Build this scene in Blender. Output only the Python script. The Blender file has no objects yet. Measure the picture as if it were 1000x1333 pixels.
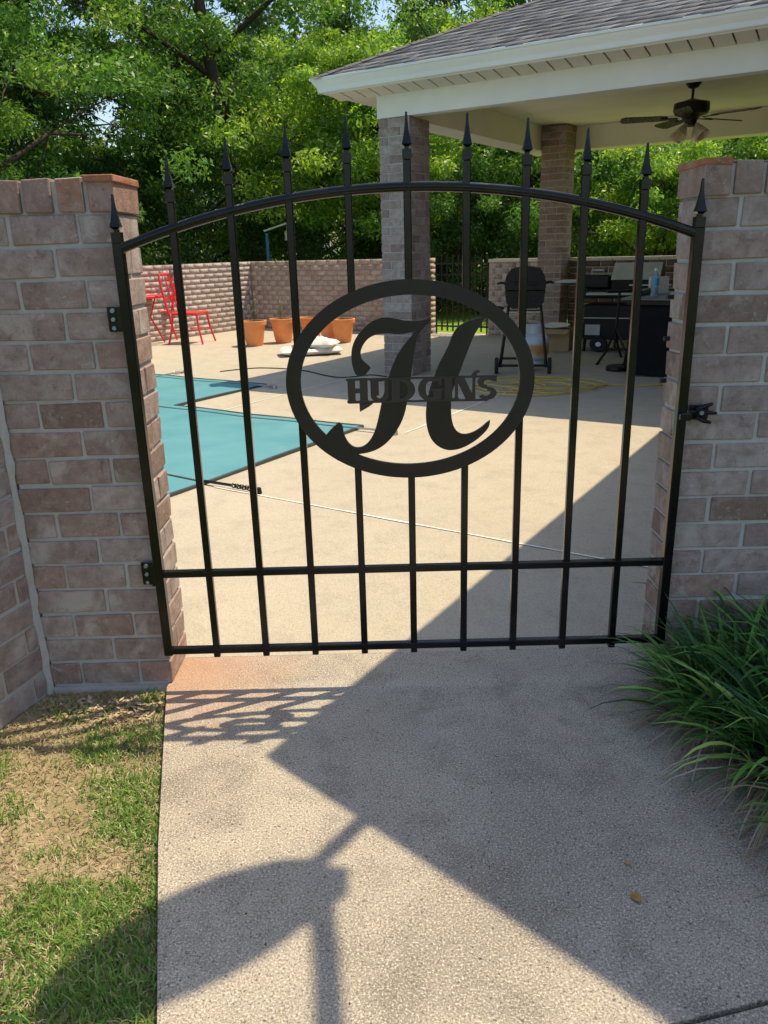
import bpy, math, random
import numpy as np
from mathutils import Vector, Matrix, Euler
random.seed(7); RNG = np.random.default_rng(7)
S = bpy.context.scene
COL = S.collection
PI = math.pi
# ------------------------------------------------------------------ camera
cam_loc = Vector((-0.0707, -2.0976, 1.2511))
yaw, pitch, roll = -0.003925, 0.322413, -0.026741
f_ = Vector((math.sin(yaw)*math.cos(pitch), math.cos(yaw)*math.cos(pitch), -math.sin(pitch)))
r_ = Vector((math.cos(yaw), -math.sin(yaw), 0)); u_ = r_.cross(f_)
r2 = r_*math.cos(roll) + u_*math.sin(roll); u2 = -r_*math.sin(roll) + u_*math.cos(roll)
cd = bpy.data.cameras.new('camera'); cam = bpy.data.objects.new('camera', cd); COL.objects.link(cam)
cam.matrix_world = Matrix(((r2.x, u2.x, -f_.x, cam_loc.x), (r2.y, u2.y, -f_.y, cam_loc.y), (r2.z, u2.z, -f_.z, cam_loc.z), (0, 0, 0, 1)))
cd.sensor_fit = 'VERTICAL'; cd.sensor_height = 36.0; cd.lens = 1021.07/1333*36.0
cd.clip_start = 0.05; cd.clip_end = 2000
S.camera = cam
# ------------------------------------------------------------------ sky and sun
SUN = Vector((0.40, 0.187, 1.0)).normalized()
wd = bpy.data.worlds.new('World'); S.world = wd; wd.use_nodes = True
wn = wd.node_tree; bg = wn.nodes['Background']
sky = wn.nodes.new('ShaderNodeTexSky'); sky.sky_type = 'NISHITA'; sky.sun_disc = False
sky.sun_elevation = math.asin(SUN.z); sky.sun_rotation = math.atan2(SUN.x, SUN.y)
sky.air_density = 1.2; sky.dust_density = 1.5; sky.ozone_density = 1.0
wn.links.new(sky.outputs[0], bg.inputs[0]); bg.inputs[1].default_value = 0.12
sl = bpy.data.lights.new('sun', 'SUN'); sl.energy = 3.4; sl.angle = math.radians(0.45); sl.color = (1.0, 0.85, 0.60)
so = bpy.data.objects.new('sun', sl); COL.objects.link(so); so.location = (6, 3, 15)
so.rotation_euler = (-SUN).to_track_quat('-Z', 'Y').to_euler()
vs = S.view_settings; vs.view_transform = 'Standard'; vs.look = 'None'; vs.gamma = 1.0; vs.exposure = 0.72; vs.use_curve_mapping = False
S.cycles.max_bounces = 8; S.cycles.diffuse_bounces = 6; S.cycles.transparent_max_bounces = 8

# ------------------------------------------------------------------ helpers
PHI = 0.557824   # the yard's axes (house, pavilion, pool, walls) are turned against the gate
DA = Vector((math.cos(PHI), -math.sin(PHI), 0)); DB = Vector((math.sin(PHI), math.cos(PHI), 0))
def W(a, b, z=0.0):
    v = DA*a + DB*b; return (v.x, v.y, z)

class MB:
    def __init__(s): s.v = []; s.f = []; s.m = []
    def add(s, vs, fs, mi=0):
        o = len(s.v); s.v += [tuple(v) for v in vs]; s.f += [tuple(i+o for i in f) for f in fs]; s.m += [mi]*len(fs); return s
    def box(s, x0, x1, y0, y1, z0, z1, mi=0, M=None):
        vs = [(x0,y0,z0),(x1,y0,z0),(x1,y1,z0),(x0,y1,z0),(x0,y0,z1),(x1,y0,z1),(x1,y1,z1),(x0,y1,z1)]
        if M is not None: vs = [M @ Vector(v) for v in vs]
        return s.add(vs, [(0,3,2,1),(4,5,6,7),(0,1,5,4),(1,2,6,5),(2,3,7,6),(3,0,4,7)], mi)
    def bbox(s, x0, x1, y0, y1, z0, z1, b=0.004, mi=0, ei=None, M=None, jit=0.0, rng=random):
        """chamfered box"""
        ei = mi if ei is None else ei
        V = []; idx = {}
        X = (x0, x1); Y = (y0, y1); Z = (z0, z1)
        for i in (0,1):
            for j in (0,1):
                for k in (0,1):
                    sx, sy, sz = (1,-1)[i], (1,-1)[j], (1,-1)[k]
                    jx, jy, jz = [rng.uniform(-jit, jit) for _ in range(3)]
                    for ax in range(3):
                        p = [X[i]+sx*b+jx, Y[j]+sy*b+jy, Z[k]+sz*b+jz]
                        p[ax] = (X[i]+jx, Y[j]+jy, Z[k]+jz)[ax]
                        idx[(i,j,k,ax)] = len(V); V.append(M @ Vector(p) if M is not None else tuple(p))
        F = []; E_ = []
        for ax in range(3):
            o = [q for q in range(3) if q != ax]
            for side in (0,1):
                c = []
                for (p, q) in ((0,0),(1,0),(1,1),(0,1)):
                    key = [0,0,0]; key[ax] = side; key[o[0]] = p; key[o[1]] = q
                    c.append(idx[(*key, ax)])
                if (side == 0) != (ax == 1): c.reverse()
                F.append(tuple(c))
        for ax in range(3):           # edges running along ax
            o = [q for q in range(3) if q != ax]
            for p in (0,1):
                for q in (0,1):
                    k0 = [0,0,0]; k0[o[0]] = p; k0[o[1]] = q; k1 = list(k0); k1[ax] = 1
                    E_.append((idx[(*k0,o[0])], idx[(*k1,o[0])], idx[(*k1,o[1])], idx[(*k0,o[1])]))
        for i in (0,1):
            for j in (0,1):
                for k in (0,1): E_.append((idx[(i,j,k,0)], idx[(i,j,k,1)], idx[(i,j,k,2)]))
        s.add(V, F, mi); o = len(s.v)-len(V)
        s.f += [tuple(i+o for i in f) for f in E_]; s.m += [ei]*len(E_)
        return s
    def cyl(s, p0, p1, r0, r1=None, n=10, mi=0, caps=True, ph=0.0):
        r1 = r0 if r1 is None else r1
        p0 = Vector(p0); p1 = Vector(p1); d = (p1-p0).normalized()
        a = d.orthogonal().normalized() if abs(d.z) < 0.999 else Vector((1,0,0)); b = d.cross(a)
        vs = []
        for p, r in ((p0, r0), (p1, r1)):
            for i in range(n):
                t = 2*PI*i/n+ph; vs.append(p + a*(r*math.cos(t)) + b*(r*math.sin(t)))
        fs = [(i, (i+1)%n, n+(i+1)%n, n+i) for i in range(n)]
        if caps: fs += [tuple(range(n-1,-1,-1)), tuple(range(n, 2*n))]
        return s.add(vs, fs, mi)
    def tube(s, pts, r, n=8, mi=0, caps=True):
        pts = [Vector(p) for p in pts]; R = r if isinstance(r, (list, tuple)) else [r]*len(pts)
        vs = []; prev = None
        for i, p in enumerate(pts):
            d = (pts[min(i+1, len(pts)-1)] - pts[max(i-1, 0)]).normalized()
            if prev is None: a = d.orthogonal().normalized()
            else:
                a = prev - d*prev.dot(d); a = a.normalized() if a.length > 1e-6 else d.orthogonal().normalized()
            prev = a; b = d.cross(a)
            for k in range(n):
                t = 2*PI*k/n; vs.append(p + a*(R[i]*math.cos(t)) + b*(R[i]*math.sin(t)))
        fs = []
        for i in range(len(pts)-1):
            for k in range(n): fs.append((i*n+k, i*n+(k+1)%n, (i+1)*n+(k+1)%n, (i+1)*n+k))
        if caps: fs += [tuple(range(n-1,-1,-1)), tuple(range((len(pts)-1)*n, len(pts)*n))]
        return s.add(vs, fs, mi)
    def lathe(s, prof, n=16, c=(0,0,0), mi=0, M=None, close=True):
        vs = []
        for (r, z) in prof:
            for k in range(n):
                t = 2*PI*k/n; v = Vector((c[0]+r*math.cos(t), c[1]+r*math.sin(t), c[2]+z)); vs.append(M @ v if M is not None else v)
        fs = []
        for i in range(len(prof)-1):
            for k in range(n): fs.append((i*n+k, i*n+(k+1)%n, (i+1)*n+(k+1)%n, (i+1)*n+k))
        if close:
            if prof[0][0] > 1e-4: fs.append(tuple(range(n-1,-1,-1)))
            if prof[-1][0] > 1e-4: fs.append(tuple(range((len(prof)-1)*n, len(prof)*n)))
        return s.add(vs, fs, mi)
    def plate(s, poly, y0, y1, mi=0):
        """outline in the x-z plane, given thickness along y (y0 nearer the viewer)"""
        A = sum(poly[i][0]*poly[(i+1)%len(poly)][1]-poly[(i+1)%len(poly)][0]*poly[i][1] for i in range(len(poly)))
        if A < 0: poly = poly[::-1]
        n = len(poly)
        tri = tess(poly)
        vs = [(x, y0, z) for x, z in poly] + [(x, y1, z) for x, z in poly]
        fs = [t for t in tri] + [tuple(n+i for i in reversed(t)) for t in tri]
        fs += [((i+1)%n, i, n+i, n+(i+1)%n) for i in range(n)]
        return s.add(vs, fs, mi)
    def build(s, name, mats, parent=None, smooth=False, loc=None):
        me = bpy.data.meshes.new(name); me.from_pydata([tuple(v) for v in s.v], [], s.f)
        mats = mats if isinstance(mats, (list, tuple)) else [mats]
        for m in mats: me.materials.append(m)
        if len(mats) > 1: me.polygons.foreach_set('material_index', s.m)
        if smooth: me.polygons.foreach_set('use_smooth', [True]*len(me.polygons))
        me.update()
        return obj(name, me, parent, loc)
def tess(poly):
    from mathutils.geometry import tessellate_polygon
    t = tessellate_polygon([[Vector((x, 0, z)) for x, z in poly]])
    out = []
    for a, b, c in t:
        (x0,z0),(x1,z1),(x2,z2) = poly[a], poly[b], poly[c]
        out.append((a,b,c) if (x1-x0)*(z2-z0)-(x2-x0)*(z1-z0) > 0 else (a,c,b))
    return out
def obj(name, me, parent=None, loc=None):
    o = bpy.data.objects.new(name, me); COL.objects.link(o)
    if parent is not None: o.parent = parent
    if loc is not None: o.location = loc
    return o
def smooth_angle(o, deg=35):
    me = o.data; me.polygons.foreach_set('use_smooth', [True]*len(me.polygons))
    try: me.set_sharp_from_angle(angle=math.radians(deg))
    except Exception: pass
    return o
def tag(o, label=None, cat=None, group=None, kind=None):
    if label: o['label'] = label
    if cat: o['category'] = cat
    if group: o['group'] = group
    if kind: o['kind'] = kind
    return o
def thing(name, label, cat, loc=(0,0,0), rz=0.0, group=None):
    o = obj(name, None, None, loc); o.rotation_euler = (0,0,rz); o.empty_display_size = 0.1
    return tag(o, label, cat, group)
def np_mesh(name, verts, faces_n, mats, parent=None, rnd=None, idx=None, mi=None):
    """verts (N,3); every face has faces_n corners taken in order (or via idx)"""
    me = bpy.data.meshes.new(name); verts = np.asarray(verts, dtype=np.float32)
    me.vertices.add(len(verts)); me.vertices.foreach_set('co', verts.ravel())
    idx = np.arange(len(verts), dtype=np.int32) if idx is None else np.asarray(idx, dtype=np.int32).ravel()
    nf = len(idx)//faces_n
    me.loops.add(len(idx)); me.loops.foreach_set('vertex_index', idx)
    me.polygons.add(nf); me.polygons.foreach_set('loop_start', np.arange(0, len(idx), faces_n, dtype=np.int32))
    mats = mats if isinstance(mats, (list, tuple)) else [mats]
    for m in mats: me.materials.append(m)
    if mi is not None: me.polygons.foreach_set('material_index', np.asarray(mi, dtype=np.int32))
    if rnd is not None:
        at = me.attributes.new('rnd', 'FLOAT', 'FACE'); at.data.foreach_set('value', np.asarray(rnd, dtype=np.float32))
    me.update(calc_edges=True); me.validate()
    return obj(name, me, parent)

# ------------------------------------------------------------------ materials
class N:
    def __init__(s, name):
        s.m = bpy.data.materials.new(name); s.m.use_nodes = True; s.t = s.m.node_tree
        s.b = s.t.nodes['Principled BSDF']; s.out = s.t.nodes['Material Output']
    def n(s, typ, **kw):
        x = s.t.nodes.new(typ)
        for k, v in kw.items():
            if k in x.inputs.keys() if isinstance(k, str) else False: pass
            setattr(x, k, v)
        return x
    def l(s, a, b): s.t.links.new(a, b)
    def coord(s, kind='Object', scale=(1,1,1), rnd=0.0):
        tc = s.n('ShaderNodeTexCoord'); o = tc.outputs[kind]
        mp = s.n('ShaderNodeMapping'); mp.inputs['Scale'].default_value = scale; s.l(o, mp.inputs[0])
        if rnd:
            oi = s.n('ShaderNodeObjectInfo'); c = s.n('ShaderNodeCombineXYZ')
            for k, f in enumerate((rnd, rnd*1.7, rnd*0.6)):
                mu = s.n('ShaderNodeMath', operation='MULTIPLY'); mu.inputs[1].default_value = f; s.l(oi.outputs['Random'], mu.inputs[0]); s.l(mu.outputs[0], c.inputs[k])
            s.l(c.outputs[0], mp.inputs['Location'])
        return mp.outputs[0]
    def world(s):
        g = s.n('ShaderNodeNewGeometry'); return g.outputs['Position']
    def noise(s, vec, scale, detail=4, rough=0.55, dist=0.0):
        x = s.n('ShaderNodeTexNoise'); x.inputs['Scale'].default_value = scale; x.inputs['Detail'].default_value = detail
        x.inputs['Roughness'].default_value = rough; x.inputs['Distortion'].default_value = dist
        if vec is not None: s.l(vec, x.inputs['Vector'])
        return x.outputs['Fac']
    def voro(s, vec, scale, feat='F1', out='Distance'):
        x = s.n('ShaderNodeTexVoronoi'); x.feature = feat; x.inputs['Scale'].default_value = scale; s.l(vec, x.inputs['Vector']); return x.outputs[out]
    def ramp(s, fac, stops, interp='LINEAR'):
        x = s.n('ShaderNodeValToRGB'); x.color_ramp.interpolation = interp; e = x.color_ramp.elements
        while len(e) < len(stops): e.new(0.5)
        for q, (p, c) in zip(e, stops):
            q.position = p; q.color = (c, c, c, 1) if isinstance(c, (int, float)) else (*c, 1)
        s.l(fac, x.inputs[0]); return x.outputs[0]
    def mix(s, fac, a, b, mode='MIX'):
        x = s.n('ShaderNodeMix', data_type='RGBA', blend_type=mode)
        for sock, v in ((x.inputs[0], fac), (x.inputs[6], a), (x.inputs[7], b)):
            if isinstance(v, (int, float)): sock.default_value = v
            elif isinstance(v, tuple): sock.default_value = (*v, 1)
            else: s.l(v, sock)
        return x.outputs[2]
    def math(s, op, a, b=None):
        x = s.n('ShaderNodeMath', operation=op)
        for sock, v in ((x.inputs[0], a), (x.inputs[1], b)):
            if v is None: continue
            if isinstance(v, (int, float)): sock.default_value = v
            else: s.l(v, sock)
        return x.outputs[0]
    def bump(s, h, strength=0.3, dist=0.01):
        x = s.n('ShaderNodeBump'); x.inputs['Strength'].default_value = strength; x.inputs['Distance'].default_value = dist
        s.l(h, x.inputs['Height']); s.l(x.outputs[0], s.b.inputs['Normal']); return x
    def set(s, col=None, rough=None, metal=None, spec=None):
        for k, v in (('Base Color', col), ('Roughness', rough), ('Metallic', metal), ('Specular IOR Level', spec)):
            if v is None: continue
            if isinstance(v, tuple): s.b.inputs[k].default_value = (*v, 1)
            elif isinstance(v, (int, float)): s.b.inputs[k].default_value = v
            else: s.l(v, s.b.inputs[k])
        return s
    def objrnd(s): return s.n('ShaderNodeObjectInfo').outputs['Random']
    def attr(s, name='rnd'):
        a = s.n('ShaderNodeAttribute'); a.attribute_name = name; return a.outputs['Fac']

def plain(name, col, rough=0.6, metal=0.0, var=0.12, scale=9.0, bump=0.0, spec=0.5):
    k = N(name); v = k.coord('Object', rnd=3.0); n1 = k.noise(v, scale, 5)
    c = k.mix(k.ramp(n1, [(0.3, 0.0), (0.7, 1.0)]), tuple(x*(1-var) for x in col), tuple(min(1, x*(1+var)) for x in col))
    k.set(c, k.math('ADD', k.math('MULTIPLY', k.noise(v, scale*3, 3), 0.2), max(0.0, rough-0.1)), metal, spec)
    if bump: k.bump(k.noise(v, scale*12, 4), bump, 0.004)
    return k.m

def brick_mat(name, tones, smear, edge=False, attr=False, smear_amt=0.6):
    k = N(name); v = k.coord('Object', rnd=0.0 if attr else 17.0)
    r = k.attr() if attr else k.objrnd()
    base = k.ramp(r, [(i/(len(tones)-1), t) for i, t in enumerate(tones)])
    n1 = k.noise(v, 26, 6, 0.62); n2 = k.noise(v, 8, 4, 0.6, 0.6); n3 = k.noise(v, 110, 3, 0.7)
    c = k.mix(k.ramp(n1, [(0.32, 0.0), (0.68, 1.0)]), base, k.mix(0.55, base, (0.13, 0.085, 0.065)))
    c = k.mix(k.math('MULTIPLY', k.ramp(n2, [(0.52, 0.0), (0.70, 1.0)]), smear_amt), c, smear)
    c = k.mix(k.math('MULTIPLY', k.ramp(n3, [(0.60, 0.0), (0.70, 1.0)]), 0.4), c, (0.60, 0.54, 0.49))
    n5 = k.noise(v, 21, 5, 0.75, 1.6); c = k.mix(k.math('MULTIPLY', k.ramp(n5, [(0.62, 0.0), (0.72, 1.0)]), 0.6), c, (0.64, 0.61, 0.58))
    n6 = k.noise(v, 34, 5, 0.7, 0.8); c = k.mix(k.math('MULTIPLY', k.ramp(n6, [(0.30, 1.0), (0.42, 0.0)]), 0.5), c, (0.13, 0.085, 0.06))
    c = k.mix(k.math('MULTIPLY', k.ramp(n3, [(0.28, 1.0), (0.38, 0.0)]), 0.5), c, (0.07, 0.045, 0.035))
    if edge: c = k.mix(k.ramp(k.noise(v, 16, 4), [(0.54, 0.0), (0.68, 0.85)]), c, (0.36,0.14,0.075))
    k.set(c, 0.9, 0, 0.25)
    h = k.math('ADD', k.math('MULTIPLY', n1, 0.8), k.math('MULTIPLY', n3, 0.5))
    k.bump(h, 0.15 if attr else 0.75, 0.006)
    return k.m
PILLAR_TONES = [(0.35,0.26,0.23), (0.43,0.345,0.32), (0.265,0.185,0.155), (0.48,0.395,0.37), (0.37,0.30,0.28), (0.42,0.285,0.24), (0.30,0.21,0.175)]
M_brick = brick_mat('pillar_brick', PILLAR_TONES, (0.50,0.45,0.42), smear_amt=0.75)
M_bedge = brick_mat('pillar_brick_edge', PILLAR_TONES, (0.46,0.39,0.35), edge=True)
M_rowred = brick_mat('orange_brick_end', [(0.46,0.175,0.09), (0.40,0.16,0.085)], (0.48,0.30,0.22))
COL_TONES = [(0.33,0.22,0.16), (0.41,0.30,0.23), (0.28,0.18,0.125), (0.38,0.27,0.20), (0.24,0.15,0.11), (0.43,0.32,0.26)]
M_row = brick_mat('coping_brick', [(0.40,0.22,0.15), (0.33,0.245,0.215), (0.44,0.21,0.13), (0.36,0.28,0.25), (0.30,0.20,0.16)], (0.50,0.43,0.39), smear_amt=0.5)
M_wshade = brick_mat('shade_toned_wall_brick', [(0.20,0.125,0.08), (0.26,0.17,0.115), (0.16,0.095,0.06), (0.23,0.145,0.10)], (0.28,0.2,0.15), attr=True, smear_amt=0.3)  # pavilion shade on the grill wall put into darker brick tones
M_cgrey = brick_mat('grey_column_brick', [(0.35,0.28,0.255), (0.43,0.36,0.335), (0.27,0.205,0.18), (0.38,0.30,0.275), (0.45,0.38,0.36)], (0.52,0.47,0.45), smear_amt=0.6)
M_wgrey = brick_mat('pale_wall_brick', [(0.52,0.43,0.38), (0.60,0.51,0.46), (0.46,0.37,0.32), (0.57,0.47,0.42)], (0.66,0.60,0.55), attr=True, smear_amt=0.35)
M_cbrick = brick_mat('column_brick', COL_TONES, (0.5,0.44,0.4), smear_amt=0.5)
M_wbrick = brick_mat('yard_wall_brick', [(0.54,0.40,0.32), (0.64,0.51,0.43), (0.46,0.335,0.26), (0.60,0.47,0.385), (0.52,0.39,0.31)], (0.68,0.60,0.53), attr=True, smear_amt=0.35)
def mortar_mat(name, col):
    k = N(name); v = k.coord('Object'); n1 = k.noise(v, 60, 5, 0.65); n2 = k.noise(v, 5, 3)
    c = k.mix(n1, tuple(x*0.8 for x in col), tuple(x*1.15 for x in col)); c = k.mix(k.math('MULTIPLY', k.ramp(n2, [(0.45, 0), (0.7, 1)]), 0.4), c, tuple(x*0.7 for x in col))
    k.set(c, 0.95, 0, 0.15); k.bump(n1, 0.6, 0.006); return k.m
M_mortar = mortar_mat('grey_mortar', (0.50,0.485,0.465))
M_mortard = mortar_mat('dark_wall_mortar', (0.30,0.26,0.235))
M_mortarw = mortar_mat('wall_mortar', (0.54,0.49,0.44))

def concrete(name, c0, c1, stain, bump=0.35, stains=0.5, grain=0.7):
    k = N(name); v = k.world()
    a = k.noise(v, 1.3, 6, 0.6); b = k.noise(v, 215, 3, 0.8); c = k.noise(v, 430, 2, 0.6); g = k.voro(v, 210)
    big = k.noise(v, 0.9, 5, 0.65, 0.6); mid_ = k.noise(v, 5.5, 5, 0.7, 0.4)
    col = k.mix(k.ramp(a, [(0.3, 0), (0.7, 1)]), c0, c1)
    col = k.mix(k.math('MULTIPLY', k.ramp(big, [(0.48, 0), (0.68, 1)]), stains), col, stain)
    col = k.mix(k.math('MULTIPLY', k.ramp(mid_, [(0.48, 0), (0.66, 1)]), stains*0.8), col, tuple(x*0.74 for x in stain))
    col = k.mix(k.math('MULTIPLY', k.ramp(b, [(0.36, 1), (0.47, 0)]), grain), col, tuple(x*0.38 for x in c0))
    col = k.mix(k.math('MULTIPLY', k.ramp(b, [(0.54, 0), (0.64, 1)]), grain), col, tuple(min(1, x*1.6) for x in c1))
    col = k.mix(k.math('MULTIPLY', k.ramp(c, [(0.56, 0), (0.66, 1)]), 0.35), col, (0.70,0.66,0.58))
    dark = k.noise(v, 120, 2, 0.5); col = k.mix(k.math('MULTIPLY', k.ramp(dark, [(0.63, 0), (0.69, 1)]), grain*0.8), col, (0.10,0.085,0.07))
    crk = k.noise(v, 26, 3, 0.6, 2.5); col = k.mix(k.math('MULTIPLY', k.ramp(crk, [(0.64, 0), (0.74, 1)]), grain*0.35), col, tuple(x*1.35 for x in c1))
    k.set(col, 0.92, 0, 0.25)
    k.bump(k.math('ADD', k.math('MULTIPLY', b, 0.7), k.math('MULTIPLY', g, 0.6)), bump, 0.008)
    return k.m
M_path = concrete('aggregate_path', (0.375,0.33,0.265), (0.475,0.42,0.34), (0.25,0.215,0.175), 0.5, 0.75, 1.0)
M_patio = concrete('patio_concrete', (0.42,0.368,0.282), (0.465,0.41,0.318), (0.385,0.335,0.26), 0.22, 0.45, 0.4)
def iron(name, col, rough):
    rough = max(rough, 0.13)
    k = N(name); v = k.coord('Object', rnd=5.0); n1 = k.noise(v, 14, 4); n2 = k.noise(v, 220, 3)
    n0 = k.noise(v, 4, 5, 0.7)
    k.set(k.mix(k.math('MULTIPLY', k.ramp(n0, [(0.5, 0), (0.72, 1)]), 0.55), k.mix(n1, tuple(x*0.8 for x in col), tuple(x*1.3 for x in col)), (0.032,0.026,0.021)), k.math('ADD', k.math('MULTIPLY', n1, 0.25), rough-0.12), 0.0, 0.36)
    k.bump(n2, 0.08, 0.002); return k.m
M_iron = iron('black_painted_iron', (0.004,0.004,0.005), 0.19)
M_plate = iron('dark_bronze_plate', (0.017,0.014,0.012), 0.42)
M_name = iron('satin_bronze_letter', (0.040,0.033,0.029), 0.40)
M_bolt = plain('zinc_bolt', (0.25,0.32,0.45), 0.35, 0.8)
M_white = plain('white_trim', (0.78,0.765,0.73), 0.5, var=0.05, scale=3)
M_gutter = plain('white_gutter', (0.80,0.80,0.79), 0.35, var=0.05, scale=2)
M_soffit = plain('vinyl_soffit', (0.66,0.60,0.52), 0.55, var=0.05, scale=2)
M_ceil = plain('tan_ceiling', (0.86,0.79,0.66), 0.8, var=0.05, scale=2)
M_dark = plain('black_metal', (0.008,0.008,0.009), 0.4, var=0.2, spec=0.3)
M_bronze = plain('oil_bronze', (0.018,0.013,0.010), 0.4, 0.4, var=0.2)
M_steel = plain('dull_steel', (0.40,0.42,0.42), 0.4, 0.7, var=0.15)
M_ltgrey = plain('weathered_grey_metal', (0.46,0.47,0.46), 0.55, 0.2, var=0.12)
M_cover = plain('black_cover_fabric', (0.005,0.005,0.006), 0.75, var=0.3, bump=0.2, spec=0.2)
M_rubber = plain('rubber', (0.018,0.018,0.018), 0.8)
M_red = plain('red_paint', (0.72,0.025,0.035), 0.4, var=0.08)
M_terra = plain('terracotta', (0.78,0.29,0.10), 0.75, var=0.14, scale=6, bump=0.15)
M_soil = plain('potting_soil', (0.05,0.035,0.025), 0.95, var=0.4, scale=30, bump=0.6)
M_wood = plain('blade_wood', (0.06,0.035,0.02), 0.28, var=0.3, scale=12)
M_bladeunder = plain('blade_lit_green', (0.34,0.33,0.10), 0.5, var=0.15)
M_card = plain('cardboard', (0.42,0.29,0.16), 0.8, var=0.12)
M_paper = plain('cream_paper', (0.66,0.60,0.46), 0.8, var=0.06)
M_yellow = plain('yellow_cord', (0.62,0.42,0.06), 0.5, var=0.1)
M_whitejoint = plain('white_joint', (0.78,0.76,0.70), 0.8, var=0.15, scale=30)
M_strap = plain('dark_strap', (0.045,0.06,0.062), 0.6, var=0.2)
M_bluepost = plain('blue_paint', (0.05,0.20,0.38), 0.5)
M_dirtleaf = plain('dry_leaf', (0.36,0.20,0.06), 0.7, var=0.35, scale=60)

# ================================================================== THE SETTING: ground sheets
def ground_mat():
    k = N('woodland_ground'); v = k.world(); a = k.noise(v, 0.35, 5, 0.6); b = k.noise(v, 6, 5, 0.65); c = k.noise(v, 60, 3, 0.6)
    col = k.mix(k.ramp(a, [(0.35, 0), (0.65, 1)]), (0.09,0.16,0.035), (0.13,0.20,0.045))
    col = k.mix(k.math('MULTIPLY', k.ramp(b, [(0.45, 0), (0.7, 1)]), 0.7), col, (0.16,0.14,0.06))
    col = k.mix(k.math('MULTIPLY', c, 0.5), col, (0.05,0.085,0.02))
    k.set(col, 0.95, 0, 0.1); k.bump(c, 0.8, 0.03); return k.m
def soil_mat(name, c0, c1, c2):
    k = N(name); v = k.world(); a = k.noise(v, 5, 5, 0.65); b = k.noise(v, 45, 5, 0.7); c = k.noise(v, 260, 3, 0.7)
    col = k.mix(k.ramp(a, [(0.38, 0), (0.62, 1)]), c0, c1); col = k.mix(k.math('MULTIPLY', k.ramp(b, [(0.42, 0), (0.62, 1)]), 0.75), col, c2)
    col = k.mix(k.math('MULTIPLY', k.ramp(c, [(0.55, 0), (0.7, 1)]), 0.4), col, (0.55,0.45,0.31))
    k.set(col, 0.96, 0, 0.1); k.bump(k.math('ADD', b, k.math('MULTIPLY', c, 0.4)), 0.9, 0.015); return k.m
g = MB(); g.box(-300, 300, -60, 600, -0.5, -0.07); tag(g.build('ground', ground_mat()), kind='structure')
def sheet(name, poly, z, mat, th=0.1, bev=0.0, parent=None):
    n = len(poly); vs = [(x, y, z) for x, y in poly] + [(x, y, z-th) for x, y in poly]
    m = MB(); m.add(vs, [tuple(range(n))] + [(i, n+i, n+(i+1)%n, (i+1)%n) for i in range(n)])
    return m.build(name, mat, parent)
def clay_stain(mat, centre, rad, col):
    """red clay washed off the bricks: a patch with its own shape on the slab"""
    t = mat.node_tree; b = t.nodes['Principled BSDF']; src = b.inputs['Base Color'].links[0].from_socket
    k = N.__new__(N); k.m = mat; k.t = t; k.b = b
    p = k.world(); d = k.n('ShaderNodeVectorMath', operation='DISTANCE'); k.l(p, d.inputs[0]); d.inputs[1].default_value = centre
    f = k.math('ADD', k.math('DIVIDE', d.outputs['Value'], rad), k.math('MULTIPLY', k.math('SUBTRACT', k.noise(p, 7, 4), 0.5), 0.7))
    fac = k.math('MULTIPLY', k.ramp(f, [(0.2, 1.0), (1.0, 0.0)]), 0.5)
    k.l(k.mix(fac, src, col), b.inputs['Base Color'])
clay_stain(M_path, (-0.72, 0.10, 0), 0.42, (0.52,0.25,0.14))
path = sheet('path', [(-0.757,0.192), (-0.757,0.01), (-0.70,-0.24), (-0.602,-0.665), (-0.487,-1.10), (-0.435,-1.303), (0.95,-0.989), (0.90,-0.6), (0.78,0.0), (0.78,0.192)], 0, M_path)
tag(path, kind='structure')
sheet('slab', [(-0.432,-1.313), (-0.30,-1.9), (-0.1,-2.7), (1.5,-2.7), (1.05,-1.6), (0.952,-0.999)], -0.001, M_path, parent=path)
patio = sheet('patio', [(-1.3,0.197), (1.62,0.197), W(1.2,1.2)[:2], W(1.2,9.36)[:2], W(-8.7,9.36)[:2], W(-8.7,-2.0)[:2], (-1.3,0.197)][:6], -0.002, M_patio)
tag(patio, kind='structure')
def ab_strip(name, a0, b0, a1, b1, w, z, mat, parent, th=0.003):
    p0 = Vector(W(a0, b0)); p1 = Vector(W(a1, b1)); d = (p1-p0); L = d.length; d.normalize(); nn = Vector((-d.y, d.x, 0)); m = MB(); K = max(2, int(L/0.12)); vs = []
    for i in range(K+1):
        c = p0 + d*(L*i/K); ww = w*0.5*random.uniform(0.6, 1.35); off = nn*random.uniform(-0.3, 0.3)*w*0.4
        vs += [c+off+nn*ww+Vector((0,0,z)), c+off-nn*ww+Vector((0,0,z))]
    m.add(vs, [(2*i, 2*i+1, 2*i+3, 2*i+2) for i in range(K)])
    return m.build(name, mat, parent)
ab_strip('joint', -2.04, 1.29, 0.6, 1.24, 0.013, 0.002, M_whitejoint, patio)
ab_strip('joint', -1.75, 2.95, -1.75, 5.2, 0.013, 0.002, M_whitejoint, patio)
ab_strip('joint', -3.58, 3.0, -3.58, 5.2, 0.012, 0.002, M_whitejoint, patio)
ab_strip('joint', -5.6, 5.2, 0.9, 5.2, 0.01, 0.002, M_patio, patio)
M_lawn = soil_mat('thin_lawn_soil', (0.54,0.41,0.27), (0.36,0.29,0.165), (0.20,0.21,0.085))
M_bed = soil_mat('bed_soil', (0.10,0.07,0.05), (0.075,0.055,0.04), (0.14,0.10,0.07))
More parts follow.
